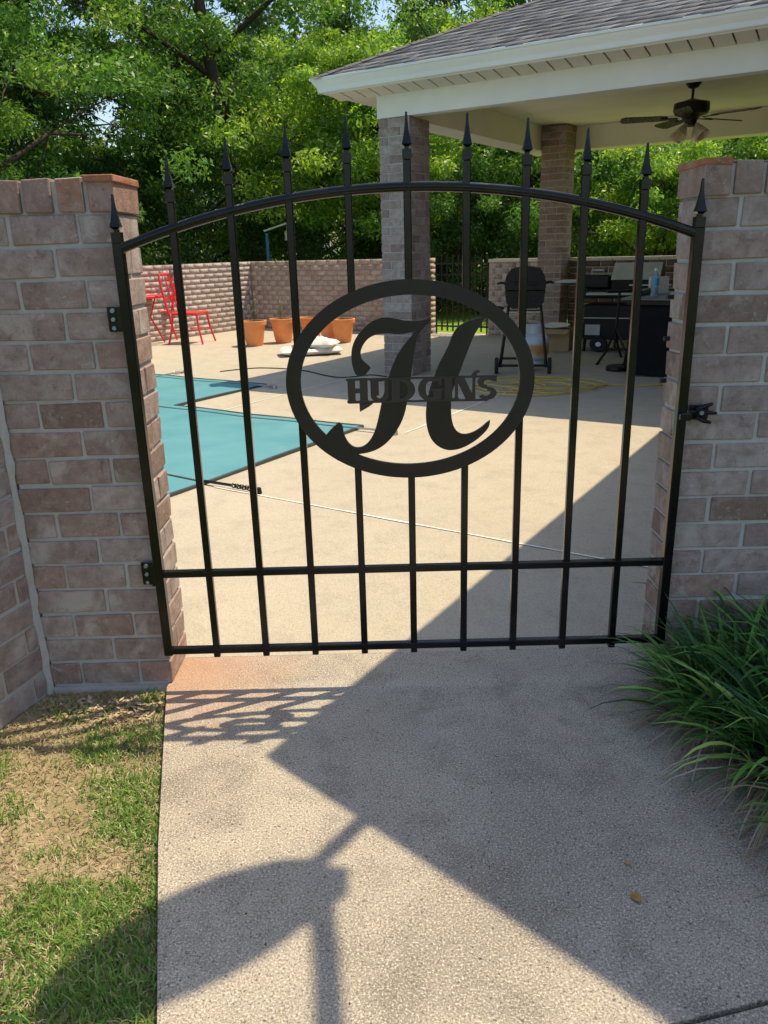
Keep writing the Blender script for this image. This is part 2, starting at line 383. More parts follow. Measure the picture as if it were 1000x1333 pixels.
# front lawn, gently uneven
def lawn_h(x, y): return -0.03 + 0.012*math.sin(x*5.1+1)*math.cos(y*4.3) + 0.006*math.sin(x*13+y*9)
lv = []; lf = []; nx, ny = 46, 60
for j in range(ny+1):
    for i in range(nx+1):
        y = -2.9 + 3.05*j/ny
        xr = -0.757 + (0 if y > 0 else -y*0.251) + 0.02; xl = -4.0
        t = (i/nx)**0.7; x = xl + (xr-xl)*t
        lv.append((x, y, lawn_h(x, y)))
for j in range(ny):
    for i in range(nx):
        q = j*(nx+1)+i; lf.append((q, q+1, q+nx+2, q+nx+1))
m = MB(); m.add(lv, lf); lawn = m.build('front_lawn', M_lawn, smooth=True); tag(lawn, kind='structure')
bed = sheet('planting_bed', [(0.70,0.06), (0.74,-0.35), (0.83,-0.8), (0.97,-1.25), (1.45,-2.7), (3.2,-2.7), (3.2,0.5), (1.3,0.06)], -0.012, M_bed); tag(bed, kind='structure')
# bright lawn beyond the back fence
def lawn2():
    k = N('sunlit_lawn'); v = k.world(); a = k.noise(v, 1.2, 5); b = k.noise(v, 40, 4, 0.7)
    c = k.mix(k.ramp(a, [(0.3, 0), (0.7, 1)]), (0.20,0.33,0.045), (0.27,0.38,0.06)); c = k.mix(k.math('MULTIPLY', b, 0.6), c, (0.10,0.19,0.03))
    k.set(c, 0.95, 0, 0.1); k.bump(b, 0.8, 0.03); return k.m
bl = sheet('back_lawn', [W(-10,9.4)[:2], W(6,9.4)[:2], W(7,14.5)[:2], W(-9,13.5)[:2]], -0.03, lawn2(), 0.03); tag(bl, kind='structure')

# ================================================================== BRICKWORK
BRK = {}
def brick_mesh(lx, ly, lz, mats, jit=0.0016, bev=0.0022):
    key = (round(lx,3), round(ly,3), round(lz,3), mats[0].name, random.randrange(3))
    if key not in BRK:
        m = MB(); m.bbox(-lx/2, lx/2, -ly/2, ly/2, -lz/2, lz/2, bev, 0, 1 if len(mats) > 1 else 0, jit=jit)
        me = bpy.data.meshes.new('brick'); me.from_pydata([tuple(v) for v in m.v], [], m.f)
        for q in mats: me.materials.append(q)
        if len(mats) > 1: me.polygons.foreach_set('material_index', m.m)
        BRK[key] = me
    return BRK[key]
def lay(parent, c, size, mats, rz=0.0, wob=0.0015, name='brick'):
    o = obj(name, brick_mesh(*size, mats), parent, (c[0]+random.uniform(-wob,wob), c[1]+random.uniform(-wob,wob), c[2]+random.uniform(-wob,wob)))
    o.rotation_euler = (random.uniform(-.004,.004), random.uniform(-.004,.004), rz+random.uniform(-.006,.006)); return o
def brick_block(parent, lx, ly, z0, n, course, mats, mort, L=0.205, T=0.093, jt=0.011, phase=0, cap=0.0, rec=0.006, ends=(True, True), shave=1.0):
    """a free-standing block of brickwork, local x 0..lx, y 0..ly; one object per brick on its faces"""
    zt = z0 + n*course
    h = course - jt
    mc = MB(); mc.box(rec if ends[0] else 0, lx-rec if ends[1] else lx, rec, ly-rec, z0-0.02, zt+ (cap*0.9 if cap else -0.004)); mc.build('mortar', mort, parent)
    for i in range(n):
        z = z0 + (i+0.5)*course; odd = (i+phase) % 2
        def run(x0, x1, y, L=L):
            x = x0; first = True
            while x1-x > 0.03:
                e = min(x+L-jt, x1)
                if x1-e < 0.045: e = x1
                lay(parent, ((x+e)/2, y, z), (e-x, T, h), mats); x = e+jt
        if ly < 2*T+0.05:
            # thin wall: through-headers at every second course end
            if odd == 0:
                run(0, lx, T/2); run(0, lx, ly-T/2)
            else:
                a0 = 0.0; a1 = lx
                if ends[0]: lay(parent, (T/2, ly/2, z), (T, ly, h), mats); a0 = T+jt
                if ends[1]: lay(parent, (lx-T/2, ly/2, z), (T, ly, h), mats); a1 = lx-T-jt
                if not ends[0]: a0 = -L/2
                x = a0
                while a1-x > 0.03:
                    e = min(x+L-jt, a1); 
                    if a1-e < 0.045: e = a1
                    s0 = max(x, 0.0)
                    for y in (T/2, ly-T/2): lay(parent, ((s0+e)/2, y, z), (e-s0, T, h), mats)
                    x = e+jt
        else:
            # square pier: pinwheel of stretchers
            if odd == 0:
                run(0, lx-T-jt, T/2); run(T+jt, lx, ly-T/2)
                for (yy0, yy1, xx) in ((0, ly-T-jt, lx-T/2), (T+jt, ly, T/2)):
                    y = yy0
                    while yy1-y > 0.03:
                        e = min(y+L-jt, yy1)
                        if yy1-e < 0.045: e = yy1
                        lay(parent, (xx, (y+e)/2, z), (T, e-y, h), mats); y = e+jt
            else:
                run(T+jt, lx, T/2); run(0, lx-T-jt, ly-T/2)
                for (yy0, yy1, xx) in ((T+jt, ly, lx-T/2), (0, ly-T-jt, T/2)):
                    y = yy0
                    while yy1-y > 0.03:
                        e = min(y+L-jt, yy1)
                        if yy1-e < 0.045: e = yy1
                        lay(parent, (xx, (y+e)/2, z), (T, e-y, h), mats); y = e+jt
    if cap:
        # brick-on-edge coping
        x = -0.006; k = 0; wdt = 0.068
        while x < lx-0.03:
            e = min(x+wdt, lx+0.006)
            lay(parent, ((x+e)/2, ly/2, zt+cap/2), (e-x, ly+0.014, cap-0.004), [M_row, M_bedge]); x = e+0.012
    return zt
PB = [M_brick, M_bedge]
# left gate pillar
lp = thing('gate_pillar', 'brown brick gate pillar left of the gate carrying its hinges', 'brick pillar', (-1.118, 0.035, 0))
brick_block(lp, 0.376, 0.19, 0.0, 17, 0.08, PB, M_mortar, phase=1, cap=0.083, L=0.213)
lay(lp, (0.376-0.029, 0.095, 1.36+0.083-0.003), (0.078, 0.212, 0.017), [M_rowred])
foot = MB(); foot.box(-0.02, 0.39, -0.006, 0.20, -0.12, -0.004); foot.build('footing', M_mortar, lp)
# wall that runs from the pillar toward the viewer on the left
RW = math.atan2(0.28, 0.96)
rw = thing('brick_wall', 'brown brick garden wall meeting the left gate pillar at an inside corner', 'brick wall', (-1.123-0.19*0.96+0.15*0.28, 0.03+0.19*0.28+0.15*0.96, 0), PI/2 + PI - RW)
brick_block(rw, 1.30, 0.19, -0.02, 17, 0.08, PB, M_mortar, phase=0, cap=0.083, ends=(False, True), L=0.213)
foot = MB(); foot.box(0.15, 1.31, -0.015, 0.2, -0.14, -0.024); foot.build('footing', M_mortar, rw)
rm = MB(); rm.tube([(-1.122+random.uniform(-.003,.003), 0.029+random.uniform(-.003,.002), -0.02+1.38*i/34) for i in range(35)], [random.uniform(0.009,0.0145) for _ in range(35)], 7)
rmo = rm.build('corner_mortar', M_mortar, lp); rmo.location = (1.118, -0.035, 0)
# right gate pillar / wall stub up to the house
rp = thing('gate_pillar', 'brown brick wall end right of the gate behind the leafy clumps', 'brick pillar', (0.752, 0.035, 0))
brick_block(rp, 0.62, 0.17, 0.0, 17, 0.08, PB, M_mortar, phase=1, cap=0.083, ends=(True, False), L=0.213)
lay(rp, (0.027, 0.085, 1.36+0.083-0.003), (0.074, 0.192, 0.017), [M_rowred])
for z in (1.105, 0.99, 0.87):
    b = MB(); b.cyl((-0.018, 0.15, z), (0.0, 0.15, z), 0.007, 0.007, 8); b.build('stop_peg', M_rubber, rp)

# perimeter yard walls: brick courses too far away to pick apart singly
def far_wall(name, label, a, b, ln, along_b, courses=14, cap=None, course=0.08, mat=None, mort=None):
    root = thing(name, label, 'brick wall', W(a, b, 0), -PHI + (PI/2 if along_b else 0))
    mc = MB(); mc.box(0.002, ln-0.002, 0.0022, 0.1978, -0.05, courses*course-0.004); mc.build('mortar', mort or M_mortarw, root)
    V = []; R = []
    fidx = [0,3,2,1, 4,5,6,7, 0,1,5,4, 1,2,6,5, 2,3,7,6, 3,0,4,7]; I = []
    for i in range(courses):
        x = -0.105 if i % 2 else 0.0
        while x < ln-0.02:
            x0 = max(0, x); x1 = min(ln, x+0.203); x += 0.214
            if x1-x0 < 0.03: continue
            z0 = i*course+0.005; z1 = (i+1)*course-0.005; d0 = random.uniform(-0.0006, 0.0006)
            o = len(V); V += [(x0,d0,z0),(x1,d0,z0),(x1,0.2,z0),(x0,0.2,z0),(x0,d0,z1),(x1,d0,z1),(x1,0.2,z1),(x0,0.2,z1)]
            I += [o+q for q in fidx]; R += [random.random()]*6
    bo = np_mesh('bricks', V, 4, mat or M_wbrick, root, R, I); bo['kind'] = 'stuff'
    if cap:
        k = MB(); x = -0.01
        while x < ln:
            e = min(ln+0.01, x+0.6); k.bbox(x, e-0.006, -0.015, 0.215, courses*course, courses*course+0.045, 0.006); x = e
        k.build('cap', cap, root)
    return root
far_wall('yard_wall', 'sunlit brick yard wall behind the red chairs', -8.42, 1.0, 8.10, True, mat=M_wgrey, mort=M_mortard)
far_wall('yard_wall', 'brick yard wall behind the terracotta pots', -8.62, 9.10, 3.72, False, mort=M_mortard)
far_wall('yard_wall', 'short brick wall stub between the back fence and the rear column', -3.92, 9.12, 0.84, False, cap=M_paper, courses=13)
far_wall('yard_wall', 'shaded capped brick wall behind the grills', -2.71, 9.12, 3.7, False, cap=M_paper, courses=13, mat=M_wshade)
# back picket fence
bf = thing('picket_fence', 'dark metal picket fence between the yard walls behind the monogram', 'fence', W(-4.87, 9.22, 0), -PHI)
for z in (0.10, 0.86, 1.02):
    q = MB(); q.box(0, 0.92, -0.012, 0.012, z, z+0.024); q.build('rail', M_iron, bf)
for i in range(10):
    q = MB(); x = 0.03+i*0.095; q.box(x-0.008, x+0.008, -0.015, 0.015, 0.0 if i in (0, 9) else 0.04, 1.16); q.build('picket', M_iron, bf)

# ================================================================== THE GATE  (plane y = 0)
SP = 0.14726; AR = 2.136
def arch_z(x): return 1.398 - (AR - math.sqrt(AR*AR - x*x))
gate = thing('garden_gate', 'black iron gate with arched top, spear finials and oval monogram', 'gate', (0, 0, 0))
def finial_mesh(s=1.0):
    m = MB()
    def ring(z, w): return [(-w,-w,z),(w,-w,z),(w,w,z),(-w,w,z)]
    prof = [(0.0, 0.0112), (0.023, 0.0112), (0.0235, 0.0055), (0.029, 0.0055), (0.0345, 0.0118), (0.046, 0.0090), (0.062, 0.0060), (0.082, 0.0036), (0.104, 0.0024), (0.106, 0.0012)]
    vs = []; fs = []
    for z, w in prof: vs += ring(z*s, w*s)
    for i in range(len(prof)-1):
        for k in range(4): fs.append((4*i+k, 4*i+(k+1)%4, 4*i+4+(k+1)%4, 4*i+4+k))
    fs += [(3,2,1,0), tuple(4*len(prof)-4+k for k in range(4))]
    m.add(vs, fs); return m
fin = None; fin2 = None
def ring_gap(x):
    """where the oval interrupts a picket"""
    if abs(x) >= 0.32: return None
    h = 0.244*math.sqrt(1-(x/0.3105)**2); return 0.916-h, 0.916+h
for k in range(-5, 6):
    x = k*SP; post = abs(k) == 5
    w = 0.0128 if post else 0.0095
    x += -0.004*(1 if k == -5 else -1 if k == 5 else 0)*-1
    top = (1.285 if post else arch_z(x)+0.062); bot = 0.118 if post else 0.108
    gp = ring_gap(x) if not post else None
    if gp is not None:
        m = MB(); m.bbox(x-w, x+w, -w, w, bot, gp[0], 0.0022); m.build('picket', M_iron, gate)
    m = MB(); m.bbox(x-w, x+w, -w, w, bot if gp is None else gp[1], top, 0.0022)
    pk = m.build('gate_post' if post else 'picket', M_iron, gate)
    f = finial_mesh(1.08 if post else 1.0).build('spear_finial', M_iron, pk); f.location = (x, 0, top)
# arched top rail in square tube, with its own bevels
m = MB(); vs = []; fs = []; K = 40; hw = 0.0115
hw = 0.0125; sec = [(-hw*math.copysign(abs(math.cos(2*PI*q/16))**0.8, math.cos(2*PI*q/16)), hw*math.copysign(abs(math.sin(2*PI*q/16))**0.8, math.sin(2*PI*q/16))) for q in range(16)]
for i in range(K+1):
    x = -0.725 + 1.45*i/K; z = arch_z(x); t = math.asin(x/AR)
    for (dy, dn) in sec: vs.append((x + math.sin(t)*dn, dy, z + math.cos(t)*dn))
n8 = len(sec)
for i in range(K):
    for k in range(n8): fs.append((i*n8+k, (i+1)*n8+k, (i+1)*n8+(k+1)%n8, i*n8+(k+1)%n8))
fs += [tuple(range(n8)), tuple(range(K*n8+n8-1, K*n8-1, -1))]
m.add(vs, fs); smooth_angle(m.build('arched_rail', M_iron, gate), 50)
m = MB(); m.bbox(-0.728, 0.728, -0.0100, 0.0100, 0.3685, 0.3885, 0.0022); m.build('middle_rail', M_iron, gate)
m = MB(); m.bbox(-0.728, 0.728, -0.0102, 0.0102, 0.121, 0.1415, 0.0022); m.build('bottom_rail', M_iron, gate)
# oval ring: flat plate
m = MB(); K = 96; vs = []; fs = []
for i in range(K):
    t = 2*PI*i/K; c, s_ = math.cos(t), math.sin(t)
    for (rx, rz, y) in ((0.330,0.263,-0.0145), (0.291,0.2245,-0.0145), (0.291,0.2245,-0.004), (0.330,0.263,-0.004)): vs.append((rx*c, y, 0.916+rz*s_))
for i in range(K):
    a = 4*i; b = 4*((i+1)%K)
    for k in range(4): fs.append((a+k, a+(k+1)%4, b+(k+1)%4, b+k))
m.add(vs, fs); ringo = m.build('oval_ring', M_plate, gate)
HA= [(0.0544, 1.0834), (0.0559, 1.0732), (0.0412, 1.0609), (0.0253, 1.0434), (0.0173, 1.0256), (0.0133, 1.005), (0.0058, 0.9582), (0.0028, 0.9319), (-0.0059, 0.8894), (-0.0108, 0.8517), (-0.0205, 0.8191), (-0.0346, 0.7919), (-0.0542, 0.7647), (-0.0822, 0.7402), (-0.1155, 0.727), (-0.1541, 0.7224), (-0.1816, 0.7203), (-0.2083, 0.7379), (-0.2369, 0.7695), (-0.2282, 0.7815), (-0.211, 0.7994), (-0.1941, 0.8127), (-0.1846, 0.8058), (-0.182, 0.7792), (-0.172, 0.7566), (-0.1561, 0.7422), (-0.1342, 0.7416), (-0.1146, 0.7551), (-0.0985, 0.7825), (-0.0901, 0.81), (-0.0834, 0.8372), (-0.0779, 0.8616), (-0.0701, 0.891), (-0.0586, 0.9255), (-0.0499, 0.9544), (-0.0333, 0.988), (-0.0117, 1.0186), (0.0176, 1.0487), (-0.0061, 1.0437), (-0.0323, 1.0413), (-0.0584, 1.0456), (-0.0846, 1.0437), (-0.1058, 1.0355), (-0.1221, 1.0179), (-0.1308, 0.9958), (-0.1261, 0.9774), (-0.1132, 0.9676), (-0.104, 0.9568), (-0.114, 0.9428), (-0.126, 0.9352), (-0.1409, 0.9356), (-0.1498, 0.9517), (-0.1541, 0.9781), (-0.1531, 1.0042), (-0.1454, 1.0273), (-0.1289, 1.05), (-0.1046, 1.0723), (-0.0782, 1.0843), (-0.0574, 1.0863), (-0.0315, 1.0806), (-0.0056, 1.0748), (0.0257, 1.075), (0.044, 1.0786)]
HB= [(0.2, 1.0847), (0.1767, 1.0767), (0.1455, 1.0684), (0.1247, 1.0562), (0.1117, 1.036), (0.1039, 1.0131), (0.0881, 0.9823), (0.0721, 0.9538), (0.064, 0.9303), (0.0504, 0.8933), (0.0432, 0.8611), (0.0402, 0.823), (0.0442, 0.7843), (0.0576, 0.7533), (0.0822, 0.7331), (0.1096, 0.7267), (0.1425, 0.7343), (0.1752, 0.753), (0.1967, 0.772), (0.2117, 0.7899), (0.2136, 0.8075), (0.2071, 0.8032), (0.1911, 0.7888), (0.1695, 0.7755), (0.145, 0.7694), (0.1259, 0.7766), (0.1138, 0.7963), (0.1084, 0.8267), (0.1083, 0.8648), (0.112, 0.8917), (0.1226, 0.9181), (0.1331, 0.9443), (0.1462, 0.9808), (0.1591, 1.0116), (0.1667, 1.0321), (0.1821, 1.0573)]
SPUR= [(-0.137, 0.8631), (-0.1005, 0.8621), (-0.1115, 0.8543), (-0.1362, 0.8408)]
NAME={
'H1' : [(-0.1662, 0.9297), (-0.1472, 0.9292), (-0.1478, 0.8657), (-0.166, 0.8652)] ,
'H2' : [(-0.1355, 0.9289), (-0.1166, 0.9293), (-0.1168, 0.8658), (-0.1359, 0.8663)] ,
'H3' : [(-0.1493, 0.8986), (-0.1348, 0.8986), (-0.135, 0.8927), (-0.1495, 0.8927)] ,
'U1' : [(-0.0985, 0.9289), (-0.0787, 0.9288), (-0.0754, 0.8821), (-0.0654, 0.8644), (-0.0859, 0.865), (-0.0936, 0.8826)] ,
'U2' : [(-0.0607, 0.9288), (-0.0557, 0.9286), (-0.0563, 0.8651), (-0.0613, 0.8652)] ,
'D1' : [(-0.0336, 0.929), (-0.012, 0.9289), (-0.0117, 0.8658), (-0.0322, 0.8654)] ,
'D2' : [(-0.0084, 0.9288), (0.0042, 0.9253), (0.0112, 0.9116), (0.0119, 0.8934), (0.008, 0.8753), (-0.0017, 0.8655), (-0.0094, 0.8657), (-0.0055, 0.8802), (-0.0039, 0.8984), (-0.005, 0.9165)] ,
'G1' : [(0.0448, 0.9278), (0.0321, 0.9228), (0.0257, 0.9089), (0.0246, 0.8931), (0.0289, 0.8748), (0.0434, 0.8648), (0.0479, 0.8647), (0.0444, 0.8789), (0.0436, 0.8972), (0.0451, 0.9152), (0.0511, 0.9277)] ,
'G2' : [(0.0536, 0.8933), (0.0735, 0.8937), (0.0739, 0.8645), (0.0543, 0.8645), (0.058, 0.8786)] ,
'G3' : [(0.0714, 0.9276), (0.0881, 0.9271), (0.089, 0.9177), (0.0835, 0.9074)] ,
'I' : [(0.0881, 0.9276), (0.1079, 0.9275), (0.1089, 0.8645), (0.0898, 0.8645)] ,
'N1' : [(0.1106, 0.927), (0.116, 0.9269), (0.1171, 0.8642), (0.1116, 0.8644)] ,
'N2' : [(0.1232, 0.9271), (0.1467, 0.927), (0.1688, 0.8802), (0.1744, 0.8637), (0.153, 0.8638), (0.1438, 0.8855)] ,
'N3' : [(0.1692, 0.9264), (0.1737, 0.9263), (0.1753, 0.8636), (0.1708, 0.8638)] ,
'Nt' : [(0.1615, 0.9284), (0.1659, 0.9372), (0.1735, 0.9433), (0.1825, 0.944), (0.1834, 0.9395), (0.1772, 0.936), (0.1737, 0.9272)] ,
'S' : [(0.2305, 0.9252), (0.2156, 0.927), (0.1953, 0.9248), (0.1865, 0.9151), (0.1875, 0.9034), (0.2049, 0.8907), (0.2164, 0.8813), (0.2098, 0.8723), (0.1916, 0.8696), (0.1825, 0.8753), (0.1835, 0.8634), (0.2076, 0.8628), (0.2211, 0.872), (0.2304, 0.8841), (0.2283, 0.8969), (0.2137, 0.9063), (0.2045, 0.9147), (0.2112, 0.9199), (0.2271, 0.9141)] ,
'T' : [(-0.1707, 0.9298), (-0.057, 0.9305), (0.0782, 0.9306), (0.2304, 0.9293), (0.2305, 0.9239), (0.0781, 0.9252), (-0.0572, 0.9246), (-0.17, 0.9244)] ,
'Bt' : [(-0.1676, 0.8699), (-0.0585, 0.8688), (0.078, 0.8676), (0.2099, 0.8664), (0.2054, 0.8615), (0.078, 0.863), (-0.0586, 0.8638), (-0.1661, 0.8634)] ,
}
def smooth_poly(p, it=1):
    for _ in range(it):
        q = []
        for i in range(len(p)):
            a = p[i-1]; b = p[i]; c = p[(i+1) % len(p)]
            v1 = (b[0]-a[0], b[1]-a[1]); v2 = (c[0]-b[0], c[1]-b[1])
            l1 = math.hypot(*v1)+1e-9; l2 = math.hypot(*v2)+1e-9; cs = (v1[0]*v2[0]+v1[1]*v2[1])/(l1*l2)
            if cs < 0.35: q.append(b)          # keep the sharp tips
            else:
                q.append((b[0]*0.75+a[0]*0.25, b[1]*0.75+a[1]*0.25)); q.append((b[0]*0.75+c[0]*0.25, b[1]*0.75+c[1]*0.25))
        p = q
    return p
m = MB()
m.plate(smooth_poly(HA, 2), -0.0160, -0.0050); m.plate(smooth_poly(HB, 2), -0.0160, -0.0050)
mono = m.build('monogram_letter', M_plate, gate); mono['label'] = 'large cut-out letter H in flowing script'
# the name: heavy slab letters between two thin rails
ZB, ZT = 0.8655, 0.9285; ZM = (ZB+ZT)/2; HZ = (ZT-ZB)/2
def rect(x0, x1, z0=ZB, z1=ZT): return [(x0,z0), (x1,z0), (x1,z1), (x0,z1)]
def arcband(cx, cz, rx, rz, t0, t1, w0, w1=None, n=14):
    """band along an ellipse; thickness eases from w0 at its ends to w1 in the middle"""
    w1 = w0 if w1 is None else w1; o = []; i_ = []
    for k in range(n+1):
        u = k/n; t = math.radians(t0+(t1-t0)*u); w = w0+(w1-w0)*math.sin(PI*u); c, q = math.cos(t), math.sin(t)
        o.append((cx+rx*c, cz+rz*q)); i_.append((cx+(rx-w)*c, cz+(rz-min(w, 0.010))*q))
    return o+i_[::-1]
LET = {
 'H': [rect(-0.1665,-0.1465), rect(-0.1345,-0.1135), rect(-0.147,-0.134,ZM-0.006,ZM+0.006), rect(-0.169,-0.144,ZB,ZB+0.006), rect(-0.137,-0.111,ZB,ZB+0.006)],
 'U': [rect(-0.1060,-0.0840,ZB+0.018), rect(-0.0690,-0.0585,ZB+0.018), arcband(-0.08225,ZB+0.0185,0.0238,0.0185,180,360,0.014,0.016), rect(-0.108,-0.081,ZT-0.006), rect(-0.072,-0.056,ZT-0.006)],
 'D': [rect(-0.0500,-0.0280), arcband(-0.0290,ZM,0.0420,HZ,-90,90,0.008,0.0205), rect(-0.053,-0.027,ZB,ZB+0.006)],
 'G': [arcband(0.0530,ZM,0.0330,HZ,55,305,0.010,0.0210), rect(0.0600,0.0830,ZB+0.003,ZM-0.002), rect(0.0540,0.0860,ZM-0.006,ZM+0.002), [(0.066,ZT-0.004),(0.083,ZT),(0.083,ZT-0.022),(0.078,ZT-0.022)]],
 'I': [rect(0.0900,0.1110), rect(0.0870,0.1140,ZB,ZB+0.006)],
 'N': [rect(0.1180,0.1265), [(0.1180,ZT),(0.1420,ZT),(0.1720,ZB),(0.1480,ZB)], rect(0.1640,0.1725), rect(0.1150,0.1300,ZB,ZB+0.006), NAME['Nt']],
 'S': [arcband(0.2040,ZM+HZ*0.46,0.0255,HZ*0.54,35,270,0.010,0.0165), arcband(0.2040,ZM-HZ*0.46,0.0255,HZ*0.54,215-360,90,0.010,0.0165), [(0.216,ZT-0.014),(0.2285,ZT-0.016),(0.2285,ZT),(0.223,ZT-0.004)]],
}
for k_, key in enumerate(('H','U','D','G','I','N','S')):
    m = MB()
    for q_, q in enumerate(LET[key]): m.plate(q, -0.0190-0.0002*k_-0.00007*q_, -0.0095-0.00005*q_)
    if key == 'H': m.plate(SPUR, -0.0183, -0.0090)
    m.build('name_letter', M_name, gate)['label'] = 'cut-out letter '+key+' of the name HUDGINS'
for n_ in ('T', 'Bt'):
    m = MB(); m.plate(NAME[n_], -0.0178, -0.0085); m.build('name_rail', M_name, gate)
# hinges on the left
for z0, z1 in ((1.064, 1.128), (0.338, 0.408)):
    m = MB(); m.bbox(-0.790, -0.750, 0.018, 0.026, z0, z1, 0.002); m.box(-0.756, -0.735, -0.004, 0.020, z0+0.006, z1-0.006)
    m.cyl((-0.750, 0.004, z0+0.004), (-0.750, 0.004, z1-0.004), 0.008, n=10)
    hg = m.build('hinge', M_iron, gate)
    for zz in (z0+0.010, (z0+z1)/2, z1-0.010):
        b = MB(); b.cyl((-0.774, 0.019, zz), (-0.774, 0.0105, zz), 0.0068, 0.0058, 6); b.build('bolt', M_bolt, hg)
# latch on the right
m = MB(); m.bbox(0.722, 0.752, -0.030, -0.0135, 0.795, 0.816, 0.003); keep = m.build('latch_bar', M_iron, gate)
lt = thing('gate_latch', 'black gravity latch bolted to the brick right of the gate', 'latch', (0.785, 0.03, 0.808))
m = MB(); m.bbox(-0.022, 0.030, -0.012, -0.003, -0.020, 0.020, 0.002); m.build('plate', M_dark, lt)
m = MB(); m.tube([(-0.03,-0.02,0.004), (0.0,-0.024,0.002), (0.048,-0.022,-0.001)], [0.006,0.007,0.004], 8); m.build('pin', M_dark, lt)
m = MB(); m.bbox(-0.010, 0.016, -0.036, -0.012, -0.006, 0.012, 0.003); m.build('keeper', M_dark, lt)
for sgn in (1, -1):
    m = MB(); m.tube([(-0.006,-0.022,0.010*sgn), (0.012,-0.030,0.020*sgn), (0.032,-0.026,0.026*sgn)], [0.0065,0.0065,0.004], 8); m.build('jaw', M_dark, lt)
b = MB(); b.cyl((0.0,-0.036,0.004), (0.0,-0.042,0.004), 0.006, n=8); b.build('bolt', M_bolt, lt)

# ================================================================== PAVILION  (local x = a, local y = b)
pav = thing('pavilion', 'open hip-roofed patio pavilion with white trim and brick columns', 'pavilion', W(0, 0, 0), -PHI)
EA, EB, EZ = -3.89, 4.93, 2.80      # gutter corner, top edge
RS = 0.45                            # roof slope
HA_ = 0.53                           # where the house eave meets the pavilion
def col(a0, b0, lx, ly, n, course, name, mt):
    c = obj('column', None, pav, (a0, b0, 0))
    brick_block(c, lx, ly, 0.0, n, course, [mt], M_mortar, L=0.205, T=0.095, jt=0.011, rec=0.007)
    return c
col(-3.36, 5.28, 0.34, 0.40, 30, 0.0815, 'front', M_cgrey)['label'] = 'front brick column beside the pool'
col(-3.06, 8.80, 0.34, 0.34, 33, 0.0822, 'rear', M_cbrick)['label'] = 'rear brick column behind the small grill'
m = MB()
m.box(-3.37, 1.0, 5.27, 5.40, 2.445, 2.69); fbm = m.build('front_beam', M_white, pav)
m = MB(); m.box(-1.13, -1.126, 5.2685, 5.2695, 2.446, 2.67); m.build('seam', M_ceil, fbm)
m = MB(); m.box(-3.372, -3.07, 5.402, 9.45, 2.442, 2.72); m.build('side_beam', M_ceil, pav)
m = MB(); m.box(-3.065, 1.0, 9.16, 9.452, 2.44, 2.72); m.build('rear_beam', M_ceil, pav)
m = MB(); m.box(-3.37, 1.0, 5.402, 9.44, 2.722, 2.76); m.build('ceiling', M_ceil, pav)
m = MB(); m.box(-3.375, -3.066, 5.402, 9.456, 2.430, 2.4415); m.build('beam_trim', M_white, pav)
# soffit boards, front and left overhang
b0 = EB+0.10; x = EA+0.10
while x < 0.56:
    m = MB(); m.bbox(x+0.005, x+0.150, 0, 0.246, -0.012, 0.0, 0.003, M=Matrix.Translation((0,b0,2.690)) @ Matrix.Rotation(math.radians(-9), 4, 'X')); m.build('soffit_panel', M_soffit, pav); x += 0.157
y = 5.275
while y < 9.75:
    m = MB(); m.bbox(EA+0.10, -3.376, y+0.004, y+0.152, 2.675, 2.690, 0.003); m.build('soffit_panel', M_soffit, pav); y += 0.157
m = MB(); m.box(EA+0.09, 0.56, b0-0.01, 5.268, 2.693, 2.70); m.box(EA+0.09, -3.376, 5.272, 9.78, 2.693, 2.70); m.build('soffit_deck', M_dark, pav)
# fascia and K-style gutter
m = MB(); m.box(EA+0.085, 0.56, EB+0.075, EB+0.098, 2.672, 2.81); m.box(EA+0.075, EA+0.098, EB+0.075, 9.85, 2.673, 2.809); m.build('fascia', M_white, pav)
prof = [(0.072, -0.115), (0.052, -0.118), (0.046, -0.112), (0.040, -0.078), (0.012, -0.040), (0.004, -0.022), (-0.010, -0.018), (-0.012, 0.0), (0.0, 0.005), (0.012, -0.004), (0.072, -0.004)]
def gutter(path_pts, name):
    m = MB(); n = len(prof)
    vs = []
    for (fa, fb) in path_pts: vs += [(*fa(o), EZ+h) if False else fa(o)+(EZ+h,) for (o, h) in prof]
    fs = []
    for i in range(len(path_pts)-1):
        for k in range(n): fs.append((i*n+k, (i+1)*n+k, (i+1)*n+(k+1)%n, i*n+(k+1)%n))
    fs += [tuple(range(n-1,-1,-1)), tuple(range((len(path_pts)-1)*n, len(path_pts)*n))]
    m.add(vs, fs); return m.build(name, M_gutter, pav)
gutter([((lambda o: (EA+o, 9.85)), 0), ((lambda o: (EA+o, EB+o)), 0), ((lambda o: (0.55, EB+o)), 0)], 'gutter')
